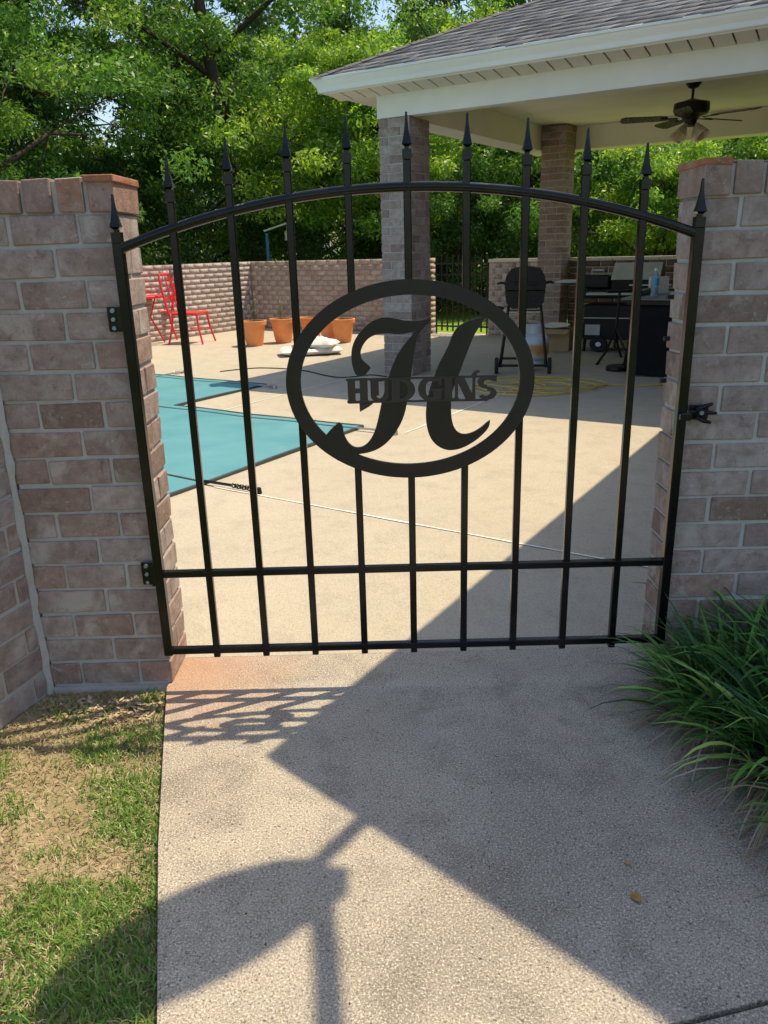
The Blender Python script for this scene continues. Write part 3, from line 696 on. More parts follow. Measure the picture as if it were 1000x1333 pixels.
# hip roof deck
RB = 9.85; mid = (EB+RB)/2; rise = (mid-EB)*RS
z0 = EZ-0.004
def roof_z(a, b): return z0 + RS*min(b-EB, RB-b, a-EA)
M_roofdeck = plain('grey_roof_felt', (0.15,0.14,0.14), 0.95, var=0.3, scale=20)
m = MB(); hx = EA+(mid-EB)
m.add([(EA+0.02,EB+0.02,z0), (3.2,EB+0.02,z0), (3.2,mid,z0+rise), (hx,mid,z0+rise), (EA+0.02,RB,z0), (3.2,RB,z0)], [(0,1,2,3), (0,3,4), (4,3,2,5)])
roof = m.build('roof', M_roofdeck, pav)
def shingle_mat():
    k = N('grey_shingle'); r = k.attr(); v = k.coord('Object'); n1 = k.noise(v, 90, 3, 0.7); n2 = k.noise(v, 1.2, 3)
    c = k.ramp(r, [(0.0, (0.12,0.117,0.115)), (0.3, (0.25,0.245,0.24)), (0.6, (0.37,0.36,0.355)), (0.85, (0.27,0.25,0.235)), (1.0, (0.50,0.49,0.48))])
    c = k.mix(k.math('MULTIPLY', k.ramp(n1, [(0.35, 1), (0.65, 0)]), 0.6), c, (0.06,0.055,0.06)); c = k.mix(k.math('MULTIPLY', n2, 0.3), c, (0.30,0.28,0.27))
    k.set(c, 0.95, 0, 0.2); k.bump(n1, 0.6, 0.006); return k.m
M_shingle = shingle_mat()
def shingle_field(rows_fn, nrows):
    V = []; I = []; R = []
    for r in range(nrows):
        P0, P1, Q0, Q1, nrm = rows_fn(r)       # bottom edge P0->P1, top edge Q0->Q1
        L = (P1-P0).length; x = random.uniform(-0.2, 0.0)
        while x < L:
            w = random.choice((0.13, 0.16, 0.2, 0.26)); x0 = max(0, x); x1 = min(L, x+w-0.004); x += w
            if x1-x0 < 0.01: continue
            th = random.uniform(0.004, 0.012); d = (P1-P0)/L; lift = nrm*th
            drop = (P0-Q0).normalized()*random.uniform(-0.012, 0.012)
            a = P0+d*x0+drop; b = P0+d*x1+drop
            f0 = min(1, x0/L); f1 = min(1, x1/L); c = Q0+(Q1-Q0)*f1; e = Q0+(Q1-Q0)*f0
            o = len(V); V += [tuple(q) for q in (a+lift, b+lift, c+nrm*0.001, e+nrm*0.001, a, b)]
            I += [o, o+1, o+2, o+3, o+4, o+5, o+1, o]; R += [random.random()]*2
    return V, I, R
def fr(r):
    e = 0.135; s0 = r*e*0.905; s1 = (r+1.25)*e*0.905
    f = lambda s, right: Vector((3.0 if right else EA+s+0.01, EB-0.005+s, z0+0.004+RS*s))
    return f(s0, 0), f(s0, 1), f(s1, 0), f(s1, 1), Vector((0,-RS,1)).normalized()
V, I, R = shingle_field(fr, 20)
sh = np_mesh('shingles', V, 4, M_shingle, roof, R, I); sh['kind'] = 'stuff'
def lr(r):
    e = 0.135; s0 = r*e*0.905; s1 = (r+1.25)*e*0.905
    f = lambda s, far: Vector((EA-0.005+s, (RB-s-0.01) if far else EB+s+0.01, z0+0.012+RS*s))
    return f(s0, 1), f(s0, 0), f(s1, 1), f(s1, 0), Vector((-RS,0,1)).normalized()
V, I, R = shingle_field(lr, 20)
sh = np_mesh('shingles', V, 4, M_shingle, roof, R, I); sh['kind'] = 'stuff'
m = MB()
for i in range(22):                       # hip cap shingles
    s0 = i*0.115; p = Vector((EA+s0, EB+s0, z0+0.018+RS*s0)); q = p+Vector((0.15,0.15,RS*0.15-0.006))
    l = Vector((-0.1,0.1,-0.045)); 
    m.add([p, p+Vector((-.085,.085,-.036)), q+Vector((-.085,.085,-.036)), q, p+Vector((.085,-.085,-.036)), q+Vector((.085,-.085,-.036))], [(0,3,2,1), (0,4,5,3)])
rn = m.build('hip_cap', M_shingle, roof)

# ceiling fan
fan = thing('ceiling_fan', 'dark five-blade ceiling fan with glass lamp shades under the pavilion ceiling', 'ceiling fan', W(-0.84, 7.02, 2.721))
m = MB(); m.lathe([(0.075,0.0), (0.072,-0.02), (0.045,-0.055), (0.02,-0.065)], 16); smooth_angle(m.build('canopy', M_bronze, fan))
m = MB(); m.cyl((0,0,-0.06), (0,0,-0.17), 0.013, n=10); m.build('downrod', M_bronze, fan)
m = MB(); m.lathe([(0.02,-0.15), (0.10,-0.175), (0.165,-0.19), (0.17,-0.255), (0.15,-0.29), (0.09,-0.31), (0.06,-0.35), (0.055,-0.39), (0.02,-0.40)], 20); smooth_angle(m.build('motor', M_bronze, fan))
for i in range(5):
    t = math.radians(26+72*i); Mx = Matrix.Rotation(t, 4, 'Z') @ Matrix.Translation((0,0,-0.315)) @ Matrix.Rotation(math.radians(13), 4, 'X')
    m = MB(); pr = [(0.22,-0.045), (0.30,-0.06), (0.62,-0.072), (0.66,-0.05), (0.665,0.0), (0.66,0.05), (0.62,0.072), (0.30,0.06), (0.22,0.045)]
    n = len(pr); m.add([Mx @ Vector((x,y,-0.004)) for x, y in pr]+[Mx @ Vector((x,y,0.004)) for x, y in pr], [tuple(range(n-1,-1,-1)), tuple(range(n,2*n))]+[(i_, (i_+1)%n, n+(i_+1)%n, n+i_) for i_ in range(n)])
    bl_ = m.build('blade', M_wood, fan)
    m = MB(); m.box(0.12, 0.28, -0.02, 0.02, -0.012, -0.005, M=Mx); m.build('blade_iron', M_bronze, bl_)
kg = N('frosted_amber_glass'); kg.set((0.75,0.62,0.42), 0.35, 0, 0.5); kg.b.inputs['Transmission Weight'].default_value = 0.35; M_shade = kg.m
for i in range(4):
    t = math.radians(35+90*i); Mx = Matrix.Translation((math.cos(t)*0.085, math.sin(t)*0.085, -0.40)) @ Matrix.Rotation(t, 4, 'Z') @ Matrix.Rotation(math.radians(-38), 4, 'Y')
    m = MB(); m.lathe([(0.022,0.02), (0.024,0.0), (0.04,-0.03), (0.055,-0.075), (0.068,-0.12), (0.065,-0.12), (0.05,-0.075), (0.036,-0.03), (0.02,-0.005)], 14, M=Mx, close=False); smooth_angle(m.build('lamp_shade', M_shade, fan))
    m = MB(); m.tube([(math.cos(t)*0.03, math.sin(t)*0.03, -0.38), (math.cos(t)*0.075, math.sin(t)*0.075, -0.385), (math.cos(t)*0.088, math.sin(t)*0.088, -0.405)], 0.009, 6); m.build('arm', M_bronze, fan)

# ================================================================== HOUSE WING on the right (casts the broad shade over path and patio)
house = thing('house', 'brick house wing with gabled roof just right of the gate', 'house', W(0.98, 0.82, 0), -PHI)
def hbrick():
    k = N('house_brick'); v = k.coord('Object'); b = k.n('ShaderNodeTexBrick'); b.offset = 0.5
    mp = k.n('ShaderNodeMapping'); mp.inputs['Rotation'].default_value = (PI/2, 0, 0); k.l(v, mp.inputs[0])
    sx = k.n('ShaderNodeSeparateXYZ'); k.l(v, sx.inputs[0]); cx = k.n('ShaderNodeCombineXYZ'); k.l(k.math('ADD', sx.outputs[0], sx.outputs[1]), cx.inputs[0]); k.l(sx.outputs[2], cx.inputs[1])
    k.l(cx.outputs[0], b.inputs['Vector'])
    for nm, vv in (('Scale', 1.0), ('Mortar Size', 0.006), ('Brick Width', 0.213), ('Row Height', 0.08)): b.inputs[nm].default_value = vv
    b.inputs['Color1'].default_value = (0.33,0.225,0.18,1); b.inputs['Color2'].default_value = (0.27,0.18,0.14,1); b.inputs['Mortar'].default_value = (0.4,0.385,0.365,1)
    k.set(b.outputs['Color'], 0.9, 0, 0.2); k.bump(b.outputs['Fac'], -0.5, 0.006); return k.m
M_house = hbrick()
ze = 2.80; oa = 0.45; ob = 0.30; sl_ = 0.514; half = 3.2
m = MB(); L_ = 9.4
m.box(0, 2*half-2*oa, 0, L_, -0.1, ze-0.16); zr = ze+sl_*half
m.add([(0,0,ze-0.162), (2*half-2*oa,0,ze-0.162), (half-oa,0,zr-0.2), (0,0.12,ze-0.162), (2*half-2*oa,0.12,ze-0.162), (half-oa,0.12,zr-0.2)], [(0,1,2), (5,4,3), (0,2,5,3), (2,1,4,5)])
m.build('wall', M_house, house)
m = MB()
xs = [-oa, half-oa, 2*half-oa]; zs = [ze, zr, ze]; yb, ye = -ob, L_+0.3
m.add([(xs[0],yb,zs[0]), (xs[1],yb,zs[1]), (xs[1],ye,zs[1]), (xs[0],ye,zs[0]), (xs[2],yb,zs[2]), (xs[2],ye,zs[2]),
       (xs[0],yb,zs[0]-0.12), (xs[1],yb,zs[1]-0.12), (xs[1],ye,zs[1]-0.12), (xs[0],ye,zs[0]-0.12), (xs[2],yb,zs[2]-0.12), (xs[2],ye,zs[2]-0.12)],
      [(0,1,2,3), (1,4,5,2), (6,9,8,7), (7,8,11,10), (0,6,7,1), (1,7,10,4), (0,3,9,6), (4,10,11,5), (3,2,8,9), (2,5,11,8)])
kd = N('house_shingle'); kv = kd.coord('Object'); kn = kd.noise(kv, 40, 4); kd.set(kd.mix(kn, (0.10,0.095,0.1), (0.26,0.24,0.24)), 0.95, 0, 0.2); hr = m.build('roof', kd.m, house)
m = MB(); m.box(-oa+0.01, 0.0, -ob+0.01, L_, ze-0.15, ze-0.125); m.build('soffit', M_soffit, house)
m = MB(); m.box(-oa-0.02, -oa+0.0, -ob, 4.0, ze-0.13, ze-0.01); m.build('gutter', M_gutter, hr)
# unseen dish, assumed and shaped to cast the shadow over path and lawn
sh_h = lambda x, y, z: Vector((x+0.40*z, y+0.187*z, z))     # point at height z whose shadow falls on (x, y)
dish = thing('shadow_dish', 'unseen grey dish assumed at the gable edge for the shadow across the path', 'satellite dish', sh_h(-0.19, -0.63, 3.25))
o_ = Vector(dish.location)
def sp(x, y, z): return sh_h(x, y, z)-o_
dc = sh_h(-0.46, -0.905, 3.55)-o_
A_ = (sh_h(-0.205, -0.80, 3.62)-sh_h(-0.725, -1.01, 3.48)); A_.normalize()
half_l = (sh_h(-0.205,-0.80,3.62)-sh_h(-0.725,-1.01,3.48)).length/2
up = Vector((-0.05, -0.55, 0.55)); up = (up - A_*up.dot(A_)).normalized(); nrm = A_.cross(up).normalized()
m = MB(); vs = []; fs = []; KR, KT = 5, 28
for j in range(KR+1):
    for i in range(KT):
        t = 2*PI*i/KT; rr = j/KR; p = dc + A_*(half_l*rr*math.cos(t)) + up*(0.20*rr*math.sin(t)) + nrm*(0.05*(1-rr*rr)); vs.append(p)
for j in range(KR):
    for i in range(KT): fs.append((j*KT+i, j*KT+(i+1)%KT, (j+1)*KT+(i+1)%KT, (j+1)*KT+i))
nv = len(vs); vs += [v+nrm*0.008 for v in vs]; fs += [tuple(nv+q for q in reversed(f)) for f in fs[:]]
m.add(vs, fs); m.build('reflector', M_ltgrey, dish, smooth=True)
m = MB(); m.tube([sp(-0.10,-0.56,3.12), sp(-0.157,-0.617,3.25), sp(-0.21,-0.69,3.45), sp(-0.262,-0.76,3.6)], 0.021, 8); m.build('mast', M_ltgrey, dish)
m = MB(); m.tube([sp(-0.215,-0.79,3.6), sp(-0.222,-0.86,3.62), sp(-0.205,-0.97,3.6), sp(-0.19,-1.12,3.52), sp(-0.185,-1.2,3.48)], [0.034,0.028,0.027,0.027,0.04], 8); m.build('feed_arm', M_ltgrey, dish)
m = MB(); cc = sp(-0.225,-0.795,3.6); m.bbox(cc.x-0.04, cc.x+0.04, cc.y-0.045, cc.y+0.045, cc.z-0.05, cc.z+0.03, 0.01); m.build('bracket', M_ltgrey, dish)

# ================================================================== POOL COVER
kc = N('teal_pool_cover'); kv = kc.world(); k1 = kc.noise(kv, 2.2, 5, 0.6, 0.3); k2 = kc.noise(kv, 240, 2)
kc.set(kc.mix(kc.ramp(k1, [(0.3, 0), (0.7, 1)]), (0.075,0.245,0.285), (0.115,0.305,0.34)), 0.65, 0, 0.35); kc.bump(k1, 0.25, 0.03); M_pool = kc.m
pool = thing('pool_cover', 'teal fabric safety cover stretched over the L-shaped swimming pool', 'pool cover', W(-2.13, 2.97, 0), -PHI)
PL = [(0.0,-4.2), (0.0,0.0), (-1.96,0.0), (-1.96,1.24), (-5.6,1.24), (-5.6,-4.2)]
m = MB(); n = len(PL)
def cov_z(x, y): return 0.014 + 0.004*math.sin(x*2.3+0.5)*math.cos(y*1.9) + 0.003*math.sin(x*7+y*5)
st = 0.14; vs = {}; V = []; F = []
def inside(x, y): return (x <= 0 and -4.2 <= y <= 0 and x >= -5.6) or (x <= -1.96 and 0 <= y <= 1.24 and x >= -5.6)
xs_ = [-5.6+0.14*i for i in range(41)]; xs_[26] = -1.96; xs_[-1] = 0.0; ys_ = [-4.2+0.14*i for i in range(31)] + [0.1378*i for i in range(1, 10)]
ys_[30] = 0.0; ys_[-1] = 1.24
gi = lambda i, j: j*len(xs_)+i
for y in ys_:
    for x in xs_: V.append((x, y, cov_z(x, y)))
for j in range(len(ys_)-1):
    for i in range(len(xs_)-1):
        if inside((xs_[i]+xs_[i+1])/2, (ys_[j]+ys_[j+1])/2): F.append((gi(i,j), gi(i+1,j), gi(i+1,j+1), gi(i,j+1)))
m.add(V, F); m.build('fabric', M_pool, pool, smooth=True)
for (p, q) in zip(PL, PL[1:]+PL[:1]):
    d = Vector((q[0]-p[0], q[1]-p[1], 0)); L = d.length; K = max(2, int(L/0.25)); e = MB(); nn = Vector((-d.y, d.x, 0)).normalized()*0.024
    vs = []
    for i in range(K+1):
        c = Vector((p[0], p[1], 0))+d*(i/K); z = cov_z(c.x, c.y)+0.004
        vs += [c+nn*0.45+Vector((0,0,z)), c-nn*0.45+Vector((0,0,z)), c-nn*0.5+Vector((0,0,0.002))]
    e.add(vs, [(3*i, 3*i+1, 3*i+4, 3*i+3) for i in range(K)]+[(3*i+1, 3*i+2, 3*i+5, 3*i+4) for i in range(K)]); e.build('edge_binding', M_strap, pool)
def strap(x0, y0, x1, y1, ext):
    d = Vector((x1-x0, y1-y0, 0)); L = d.length; d.normalize(); nn = Vector((-d.y, d.x, 0))*0.008; K = max(3, int(L/0.2)); e = MB(); vs = []
    for i in range(K+1):
        c = Vector((x0, y0, 0))+d*(L*i/K); z = cov_z(c.x, c.y)+0.005; vs += [c+nn+Vector((0,0,z)), c-nn+Vector((0,0,z))]
    e.add(vs, [(2*i, 2*i+1, 2*i+3, 2*i+2) for i in range(K)])
    o = e.build('strap', M_strap, pool)
    c = Vector((x1, y1, 0)); e = MB(); e.tube([c+Vector((0,0,0.018)), c+d*ext*0.45+Vector((0,0,0.02)), c+d*ext*0.5+Vector((0,0,0.02))], 0.009, 6)
    pts = []; 
    e.tube([c+d*(ext*(0.5+0.4*i/40))+Vector((0,0,0.02))+Vector((-d.y,d.x,0))*(0.013*math.cos(i*1.4))+Vector((0,0,0.013*math.sin(i*1.4))) for i in range(41)], 0.004, 5)
    e.cyl(c+d*ext*0.95+Vector((0,0,0.0)), c+d*ext*0.95+Vector((0,0,0.03)), 0.022, 0.018, 10); e.build('spring', M_dark if ext > 0.4 else M_steel, o)
strap(-5.5,-1.66,0.0,-1.66,0.42); strap(-5.5,-0.12,0.0,-0.10,0.36); 
strap(-5.5,1.12,-1.96,1.12,0.22); strap(-1.98,-4.1,-1.98,0.0,0.0001) if False else None
strap(-3.4,-4.1,-3.4,1.24,0.3); strap(-5.5,-3.0,0.0,-3.0,0.4)

# ================================================================== RED CHAIRS, POTS, BAG
def red_chair(loc, rz, label, grp):
    t = thing('patio_chair', label, 'chair', loc, rz, grp)      # sits facing local +x
    sw, sd, sz = 0.21, 0.21, 0.44
    m = MB(); m.bbox(-sd, sd, -sw, sw, sz-0.022, sz+0.012, 0.01); m.build('seat', M_red, t)
    for sx in (-1, 1):
        for sy in (-1, 1):
            m = MB(); m.tube([(sx*sd*0.9, sy*sw*0.85, sz-0.02), (sx*sd*1.0, sy*sw*0.95, sz*0.55), (sx*sd*1.28, sy*sw*1.1, 0.0)], [0.017,0.015,0.014], 7); m.build('leg', M_red, t)
    for sy in (-1, 1):
        m = MB(); m.tube([(-sd*0.97, sy*sw*0.9, 0.2), (sd*0.97, sy*sw*0.9, 0.2)], 0.007, 6); m.build('stretcher', M_red, t)
    m = MB(); pts = []
    for i in range(17):
        u = i/16; ang = PI*u; yy = -sw*0.95*math.cos(ang)
        zz = sz + 0.55*min(1, math.sin(ang)*1.5 if math.sin(ang) < 0.66 else 1)**0.8
        pts.append((-sd-0.03-(zz-sz)*0.22, yy, zz))
    m.tube(pts, 0.018, 7); m.build('back_frame', M_red, t)
    for yy in (-0.06, 0.06):
        m = MB(); m.tube([(-sd, yy, sz), (-sd-0.10, yy, sz+0.52)], 0.011, 6); m.build('back_slat', M_red, t)
    m = MB(); m.bbox(-sd-0.075, -sd-0.060, -sw*0.9, sw*0.9, sz+0.2, sz+0.23, 0.004); m.build('back_rail', M_red, t)
    return t
red_chair((-2.93, 9.93, 0), math.radians(-12), 'red metal patio chair nearer the pots, seat in full view', 'red patio furniture')
red_chair((-3.62, 10.5, 0), math.radians(205), 'red metal patio chair half hidden by the left brick pillar', 'red patio furniture')
tb = thing('patio_table', 'red metal patio table between the two red chairs', 'table', (-3.62, 9.95, 0), math.radians(15), 'red patio furniture')
m = MB(); m.lathe([(0.29,0.66), (0.305,0.67), (0.305,0.69), (0.29,0.70)], 28); m.build('table_top', M_red, tb)
for i in range(3):
    t_ = 2*PI*i/3+0.4; c, s_ = math.cos(t_), math.sin(t_)
    m = MB(); m.tube([(c*0.2, s_*0.2, 0.66), (c*0.10, s_*0.10, 0.38), (c*0.28, s_*0.28, 0.0)], 0.013, 7); m.build('leg', M_red, tb)

def pot(x, y, r, h, label, plant=None):
    t = thing('terracotta_pot', label, 'flower pot', (x, y, 0), random.uniform(0, 6), 'terracotta pots by the yard wall')
    m = MB(); m.lathe([(r*0.60,0.0), (r*0.70,h*0.25), (r*0.86,h*0.82), (r*0.88,h*0.83), (r*0.88,h*0.84)], 24); smooth_angle(m.build('pot_body', M_terra, t))
    m = MB(); m.lathe([(r*0.88,h*0.83), (r*0.97,h*0.84), (r,h*0.99), (r*0.98,h), (r*0.88,h), (r*0.86,h*0.90)], 24, close=False); smooth_angle(m.build('rim', M_terra, t))
    m = MB(); m.lathe([(0.0,h*0.92), (r*0.88,h*0.91)], 20, close=False); m.build('soil', M_soil, t)
    if plant:
        m = MB(); random.seed(int(x*100))
        for i in range(plant):
            a = random.uniform(0, 6.28); q = random.uniform(0.05, 0.5)*r; hh = random.uniform(0.18, 0.42)
            p0 = Vector((math.cos(a)*q, math.sin(a)*q, h*0.9)); p1 = p0+Vector((random.uniform(-.08,.08), random.uniform(-.08,.08), hh)); m.tube([p0, (p0+p1)/2+Vector((0.02,0,0)), p1], 0.004, 4)
            for _ in range(3):
                p = p0.lerp(p1, random.uniform(0.4, 1.0)); d = Vector((random.uniform(-1,1), random.uniform(-1,1), random.uniform(-0.2,0.8))).normalized()*0.05; s_ = Vector((-d.y, d.x, 0)).normalized()*0.012
                m.add([p, p+d*0.5+s_, p+d, p+d*0.5-s_], [(0,1,2,3)])
        m.build('sprigs', M_sprig, t)
    return t
M_sprig = plain('dry_sprig', (0.16,0.16,0.07), 0.8, var=0.3)
pot(-1.90, 9.33, 0.19, 0.345, 'leftmost orange terracotta pot by the yard wall', 4)
pot(-1.52, 9.62, 0.19, 0.345, 'second orange terracotta pot from the left with thin dry sprigs', 5)
pot(-1.14, 10.05, 0.19, 0.32, 'orange terracotta pot half hidden behind a gate picket', 0)
pot(-0.84, 9.72, 0.185, 0.31, 'orange terracotta pot behind the rightmost pot', 0)
pot(-0.64, 9.45, 0.185, 0.33, 'rightmost terracotta pot with a small yellow-green sprig', 3)
bagm = plain('white_woven_bag', (0.70,0.68,0.64), 0.6, var=0.1, scale=14, bump=0.3)
bagp = plain('bag_print_brown', (0.22,0.12,0.08), 0.6, var=0.3, scale=8)
def bag(x, y, z, rz, lx, ly, lz, label, mats):
    V = []; F = []; nx_, ny_ = 22, 14
    for s_ in (1, -1):
        for j in range(ny_+1):
            for i in range(nx_+1):
                u = i/nx_*2-1; v = j/ny_*2-1; e = max(0, (1-abs(u)**3.2)*(1-abs(v)**2.6))**0.42
                wz = 1+0.26*math.sin(u*5+v*3)+0.20*math.sin(u*11-v*7)+0.12*math.sin(u*19+v*13)
                V.append((u*lx/2*(1-0.05*abs(v)), v*ly/2*(1-0.08*abs(u)), lz*0.5 + s_*lz*0.5*e*(wz if s_ > 0 else 1)))
    n1 = (nx_+1)*(ny_+1)
    for j in range(ny_):
        for i in range(nx_):
            q = j*(nx_+1)+i; F += [(q, q+1, q+nx_+2, q+nx_+1), (n1+q, n1+q+nx_+1, n1+q+nx_+2, n1+q+1)]
    b = MB(); b.add(V, F)
    if isinstance(mats, list): b.m = [1 if (q % 2 == 0 and 2 <= (q//2)//nx_ <= 6 and 4 <= (q//2) % nx_ <= 17 and ((q//2) % nx_) % 7 < 5) else 0 for q in range(len(F))]
    o = b.build('soil_bag', mats, None, smooth=True, loc=(x, y, z)); o.rotation_euler = (0, 0, rz); tag(o, label, 'bag', 'soil bags on the patio')
    return o
bag(-1.00, 8.14, 0.0, 0.2, 0.82, 0.46, 0.11, 'lower soil bag with brown print lying on the sunny patio', [bagm, bagp])
bag(-0.93, 8.16, 0.075, -0.25, 0.58, 0.38, 0.12, 'upper white soil bag slumped on the lower one', bagm)

# ================================================================== GRILLS AND THINGS UNDER THE PAVILION
g1 = thing('cart_grill', 'small black gas grill on an open wheeled cart behind the oval', 'grill', (1.40, 6.22, 0), math.radians(-10)); g1.scale = (0.84, 0.88, 0.93)
m = MB(); pr = [(-0.235,0.0), (-0.245,0.06), (-0.225,0.15), (-0.17,0.215), (-0.05,0.235), (0.06,0.235), (0.175,0.215), (0.225,0.14), (0.245,0.06), (0.235,0.0)]
m.plate([(x, 0.90+z) for x, z in pr], -0.19, 0.19); m.build('lid', M_dark, g1)
m = MB(); m.plate([(-0.24,0.885), (0.24,0.885), (0.22,0.76), (0.15,0.70), (-0.15,0.70), (-0.22,0.76)], -0.185, 0.185); fb = m.build('firebox', M_dark, g1)
for x in (-0.12, 0.0, 0.12):
    m = MB(); m.cyl((x,-0.185,0.80), (x,-0.215,0.80), 0.022, 0.019, 12); m.build('knob', M_rubber, fb)
m = MB(); m.tube([(-0.14,-0.19,0.96), (-0.14,-0.24,0.965), (0.14,-0.24,0.965), (0.14,-0.19,0.96)], 0.011, 7); m.build('lid_handle', M_rubber, g1)
for sx in (-1, 1):
    m = MB(); m.tube([(sx*0.23,0.0,0.96), (sx*0.30,0.0,0.97), (sx*0.34,0.0,0.955)], [0.014,0.014,0.010], 7); m.build('side_handle', M_rubber, g1)
    for sy in (-1, 1):
        m = MB(); m.cyl((sx*0.19, sy*0.13, 0.74), (sx*0.285, sy*0.20, 0.07 if sy < 0 else 0.02), 0.0165, n=8); m.build('leg', M_dark, g1)
    m = MB(); m.lathe([(0.03,-0.018), (0.085,-0.022), (0.092,0.0), (0.085,0.022), (0.03,0.018)], 18, M=Matrix.Translation((sx*0.32,-0.20,0.09)) @ Matrix.Rotation(PI/2, 4, 'Y')); wh = m.build('wheel', M_rubber, g1)
    m = MB(); m.cyl((sx*0.30,-0.20,0.09), (sx*0.345,-0.20,0.09), 0.03, n=10); m.build('hub', M_steel, wh)
    m = MB(); m.cyl((sx*0.262,-0.185,0.24), (sx*0.262,0.185,0.24), 0.012, n=7); m.build('side_rail', M_dark, g1)
m = MB(); m.cyl((-0.32,-0.20,0.09), (0.32,-0.20,0.09), 0.014, n=8); m.build('axle', M_dark, g1)
m = MB(); m.cyl((-0.28,0.19,0.12), (0.28,0.19,0.12), 0.014, n=8); m.build('rear_rail', M_dark, g1)
m = MB(); m.box(-0.20,0.20,-0.14,0.14,0.655,0.668); m.build('drip_shelf', M_steel, g1)
m = MB(); m.tube([(-0.25,-0.12,0.70), (-0.31,-0.14,0.72), (-0.35,-0.15,0.66), (-0.34,-0.15,0.58)], 0.016, 7); m.build('hose', M_rubber, g1)
M_tank = plain('pale_tank_paint', (0.52,0.57,0.62), 0.4, var=0.12)
M_rust = plain('rusty_tank', (0.42,0.40,0.38), 0.6, var=0.35, scale=5)
tk = thing('propane_tank', 'pale blue propane tank with a rust patch under the small grill', 'propane tank', (1.53, 6.30, 0.06))
def tankm():
    k = N('propane_paint'); v = k.coord('Object'); n1 = k.noise(v, 7, 5, 0.6); sx = k.n('ShaderNodeSeparateXYZ'); k.l(v, sx.inputs[0])
    band = k.ramp(k.math('ADD', sx.outputs[2], k.math('MULTIPLY', k.math('SUBTRACT', n1, 0.5), 0.12)), [(0.10, (0.55,0.53,0.50)), (0.14, (0.50,0.24,0.06)), (0.20, (0.50,0.28,0.09)), (0.235, (0.50,0.56,0.63))])
    k.set(band, 0.45); return k.m
m = MB(); m.lathe([(0.05,0.03), (0.11,0.045), (0.145,0.10), (0.15,0.15), (0.15,0.23), (0.142,0.28), (0.10,0.325), (0.03,0.335)], 22); m.build('cylinder', tankm(), tk, smooth=True)
m = MB(); m.lathe([(0.105,0.0), (0.108,0.05), (0.104,0.05), (0.10,0.0)], 20, close=False); m.build('foot_ring', M_tank, tk)
m = MB(); m.lathe([(0.098,0.315), (0.102,0.42), (0.096,0.425), (0.092,0.315)], 20, close=False); m.build('collar', M_tank, tk)
m = MB(); m.cyl((0,0,0.33), (0,0,0.40), 0.025, n=10); m.cyl((0,-0.06,0.375), (0,0.05,0.375), 0.018, n=8); m.build('valve', M_bluepost, tk)

# large grill cart behind
g2 = thing('barrel_grill', 'large dark grill with grey slanted hood and white-hubbed wheel', 'grill', W(-1.57, 8.15, 0), -PHI+0.10); g2.scale = (1.06, 1.0, 0.90)
m = MB(); m.bbox(-0.50, 0.46, -0.27, 0.27, 0.16, 0.62, 0.012); m.build('cabinet', M_dark, g2)
m = MB(); m.bbox(-0.52, 0.48, -0.29, 0.29, 0.70, 0.82, 0.015); m.build('firebox', M_dark, g2)
m = MB()
sec2 = [(-0.28,0.825), (-0.29,0.93), (-0.10,1.13), (0.18,1.14), (0.28,1.02), (0.28,0.825)]
n = len(sec2); m.add([(-0.20,y,z) for y, z in sec2]+[(0.30,y,z) for y, z in sec2], [tuple(range(n)), tuple(range(2*n-1,n-1,-1))]+[(i, n+i, n+(i+1)%n, (i+1)%n) for i in range(n)]); hd = m.build('hood', M_dark, g2)
m = MB(); m.add([(-0.21,-0.285,0.945), (0.31,-0.285,0.945), (0.31,-0.10,1.148), (-0.21,-0.10,1.148), (-0.21,-0.289,0.94), (0.31,-0.289,0.94), (0.31,-0.102,1.14), (-0.21,-0.102,1.14)], [(0,1,2,3), (7,6,5,4), (0,4,5,1), (1,5,6,2), (2,6,7,3), (3,7,4,0)]); m.build('hood_panel', M_ltgrey, hd)
m = MB(); m.bbox(-0.52, -0.23, -0.25, 0.25, 0.83, 1.00, 0.02); m.build('side_firebox', M_dark, g2)
m = MB(); m.tube([(-0.44,-0.20,1.0), (-0.44,-0.21,1.06), (-0.31,-0.21,1.06), (-0.31,-0.20,1.0)], 0.014, 7); m.build('lid_handle', M_steel, g2)
m = MB(); m.bbox(-0.44, 0.42, -0.48, -0.27, 0.755, 0.785, 0.006); m.build('front_shelf', M_ltgrey, g2)
m = MB(); m.bbox(-0.86, -0.53, -0.22, 0.22, 0.90, 0.925, 0.006); m.build('side_shelf', M_ltgrey, g2)
m = MB(); m.bbox(0.0, 0.44, -0.36, -0.29, 0.865, 0.885, 0.004); m.build('warming_rack', M_steel, g2)
for sx in (-1, 1):
    m = MB(); m.tube([(sx*0.46,-0.22,0.62), (sx*0.48,-0.24,0.0)], 0.02, 7); m.build('leg', M_dark, g2)
for (x, y) in ((-0.30,-0.31), (0.34,-0.31)):
    m = MB(); m.lathe([(0.05,-0.025), (0.095,-0.028), (0.105,0.0), (0.095,0.028), (0.05,0.025)], 20, M=Matrix.Translation((x,y,0.106)) @ Matrix.Rotation(PI/2, 4, 'X')); wh = m.build('wheel', M_rubber, g2)
    m = MB(); m.lathe([(0.0,-0.032), (0.05,-0.034), (0.062,-0.02), (0.062,0.02), (0.0,0.03)], 18, M=Matrix.Translation((x,y,0.106)) @ Matrix.Rotation(PI/2, 4, 'X')); m.build('hub', M_white, wh)
m = MB(); m.bbox(-0.49, 0.45, -0.285, -0.272, 0.44, 0.455, 0.002); m.build('trim', M_steel, g2)
m = MB(); m.bbox(-0.47, -0.30, -0.285, -0.272, 0.22, 0.36, 0.003); m.build('vent_panel', M_ltgrey, g2)
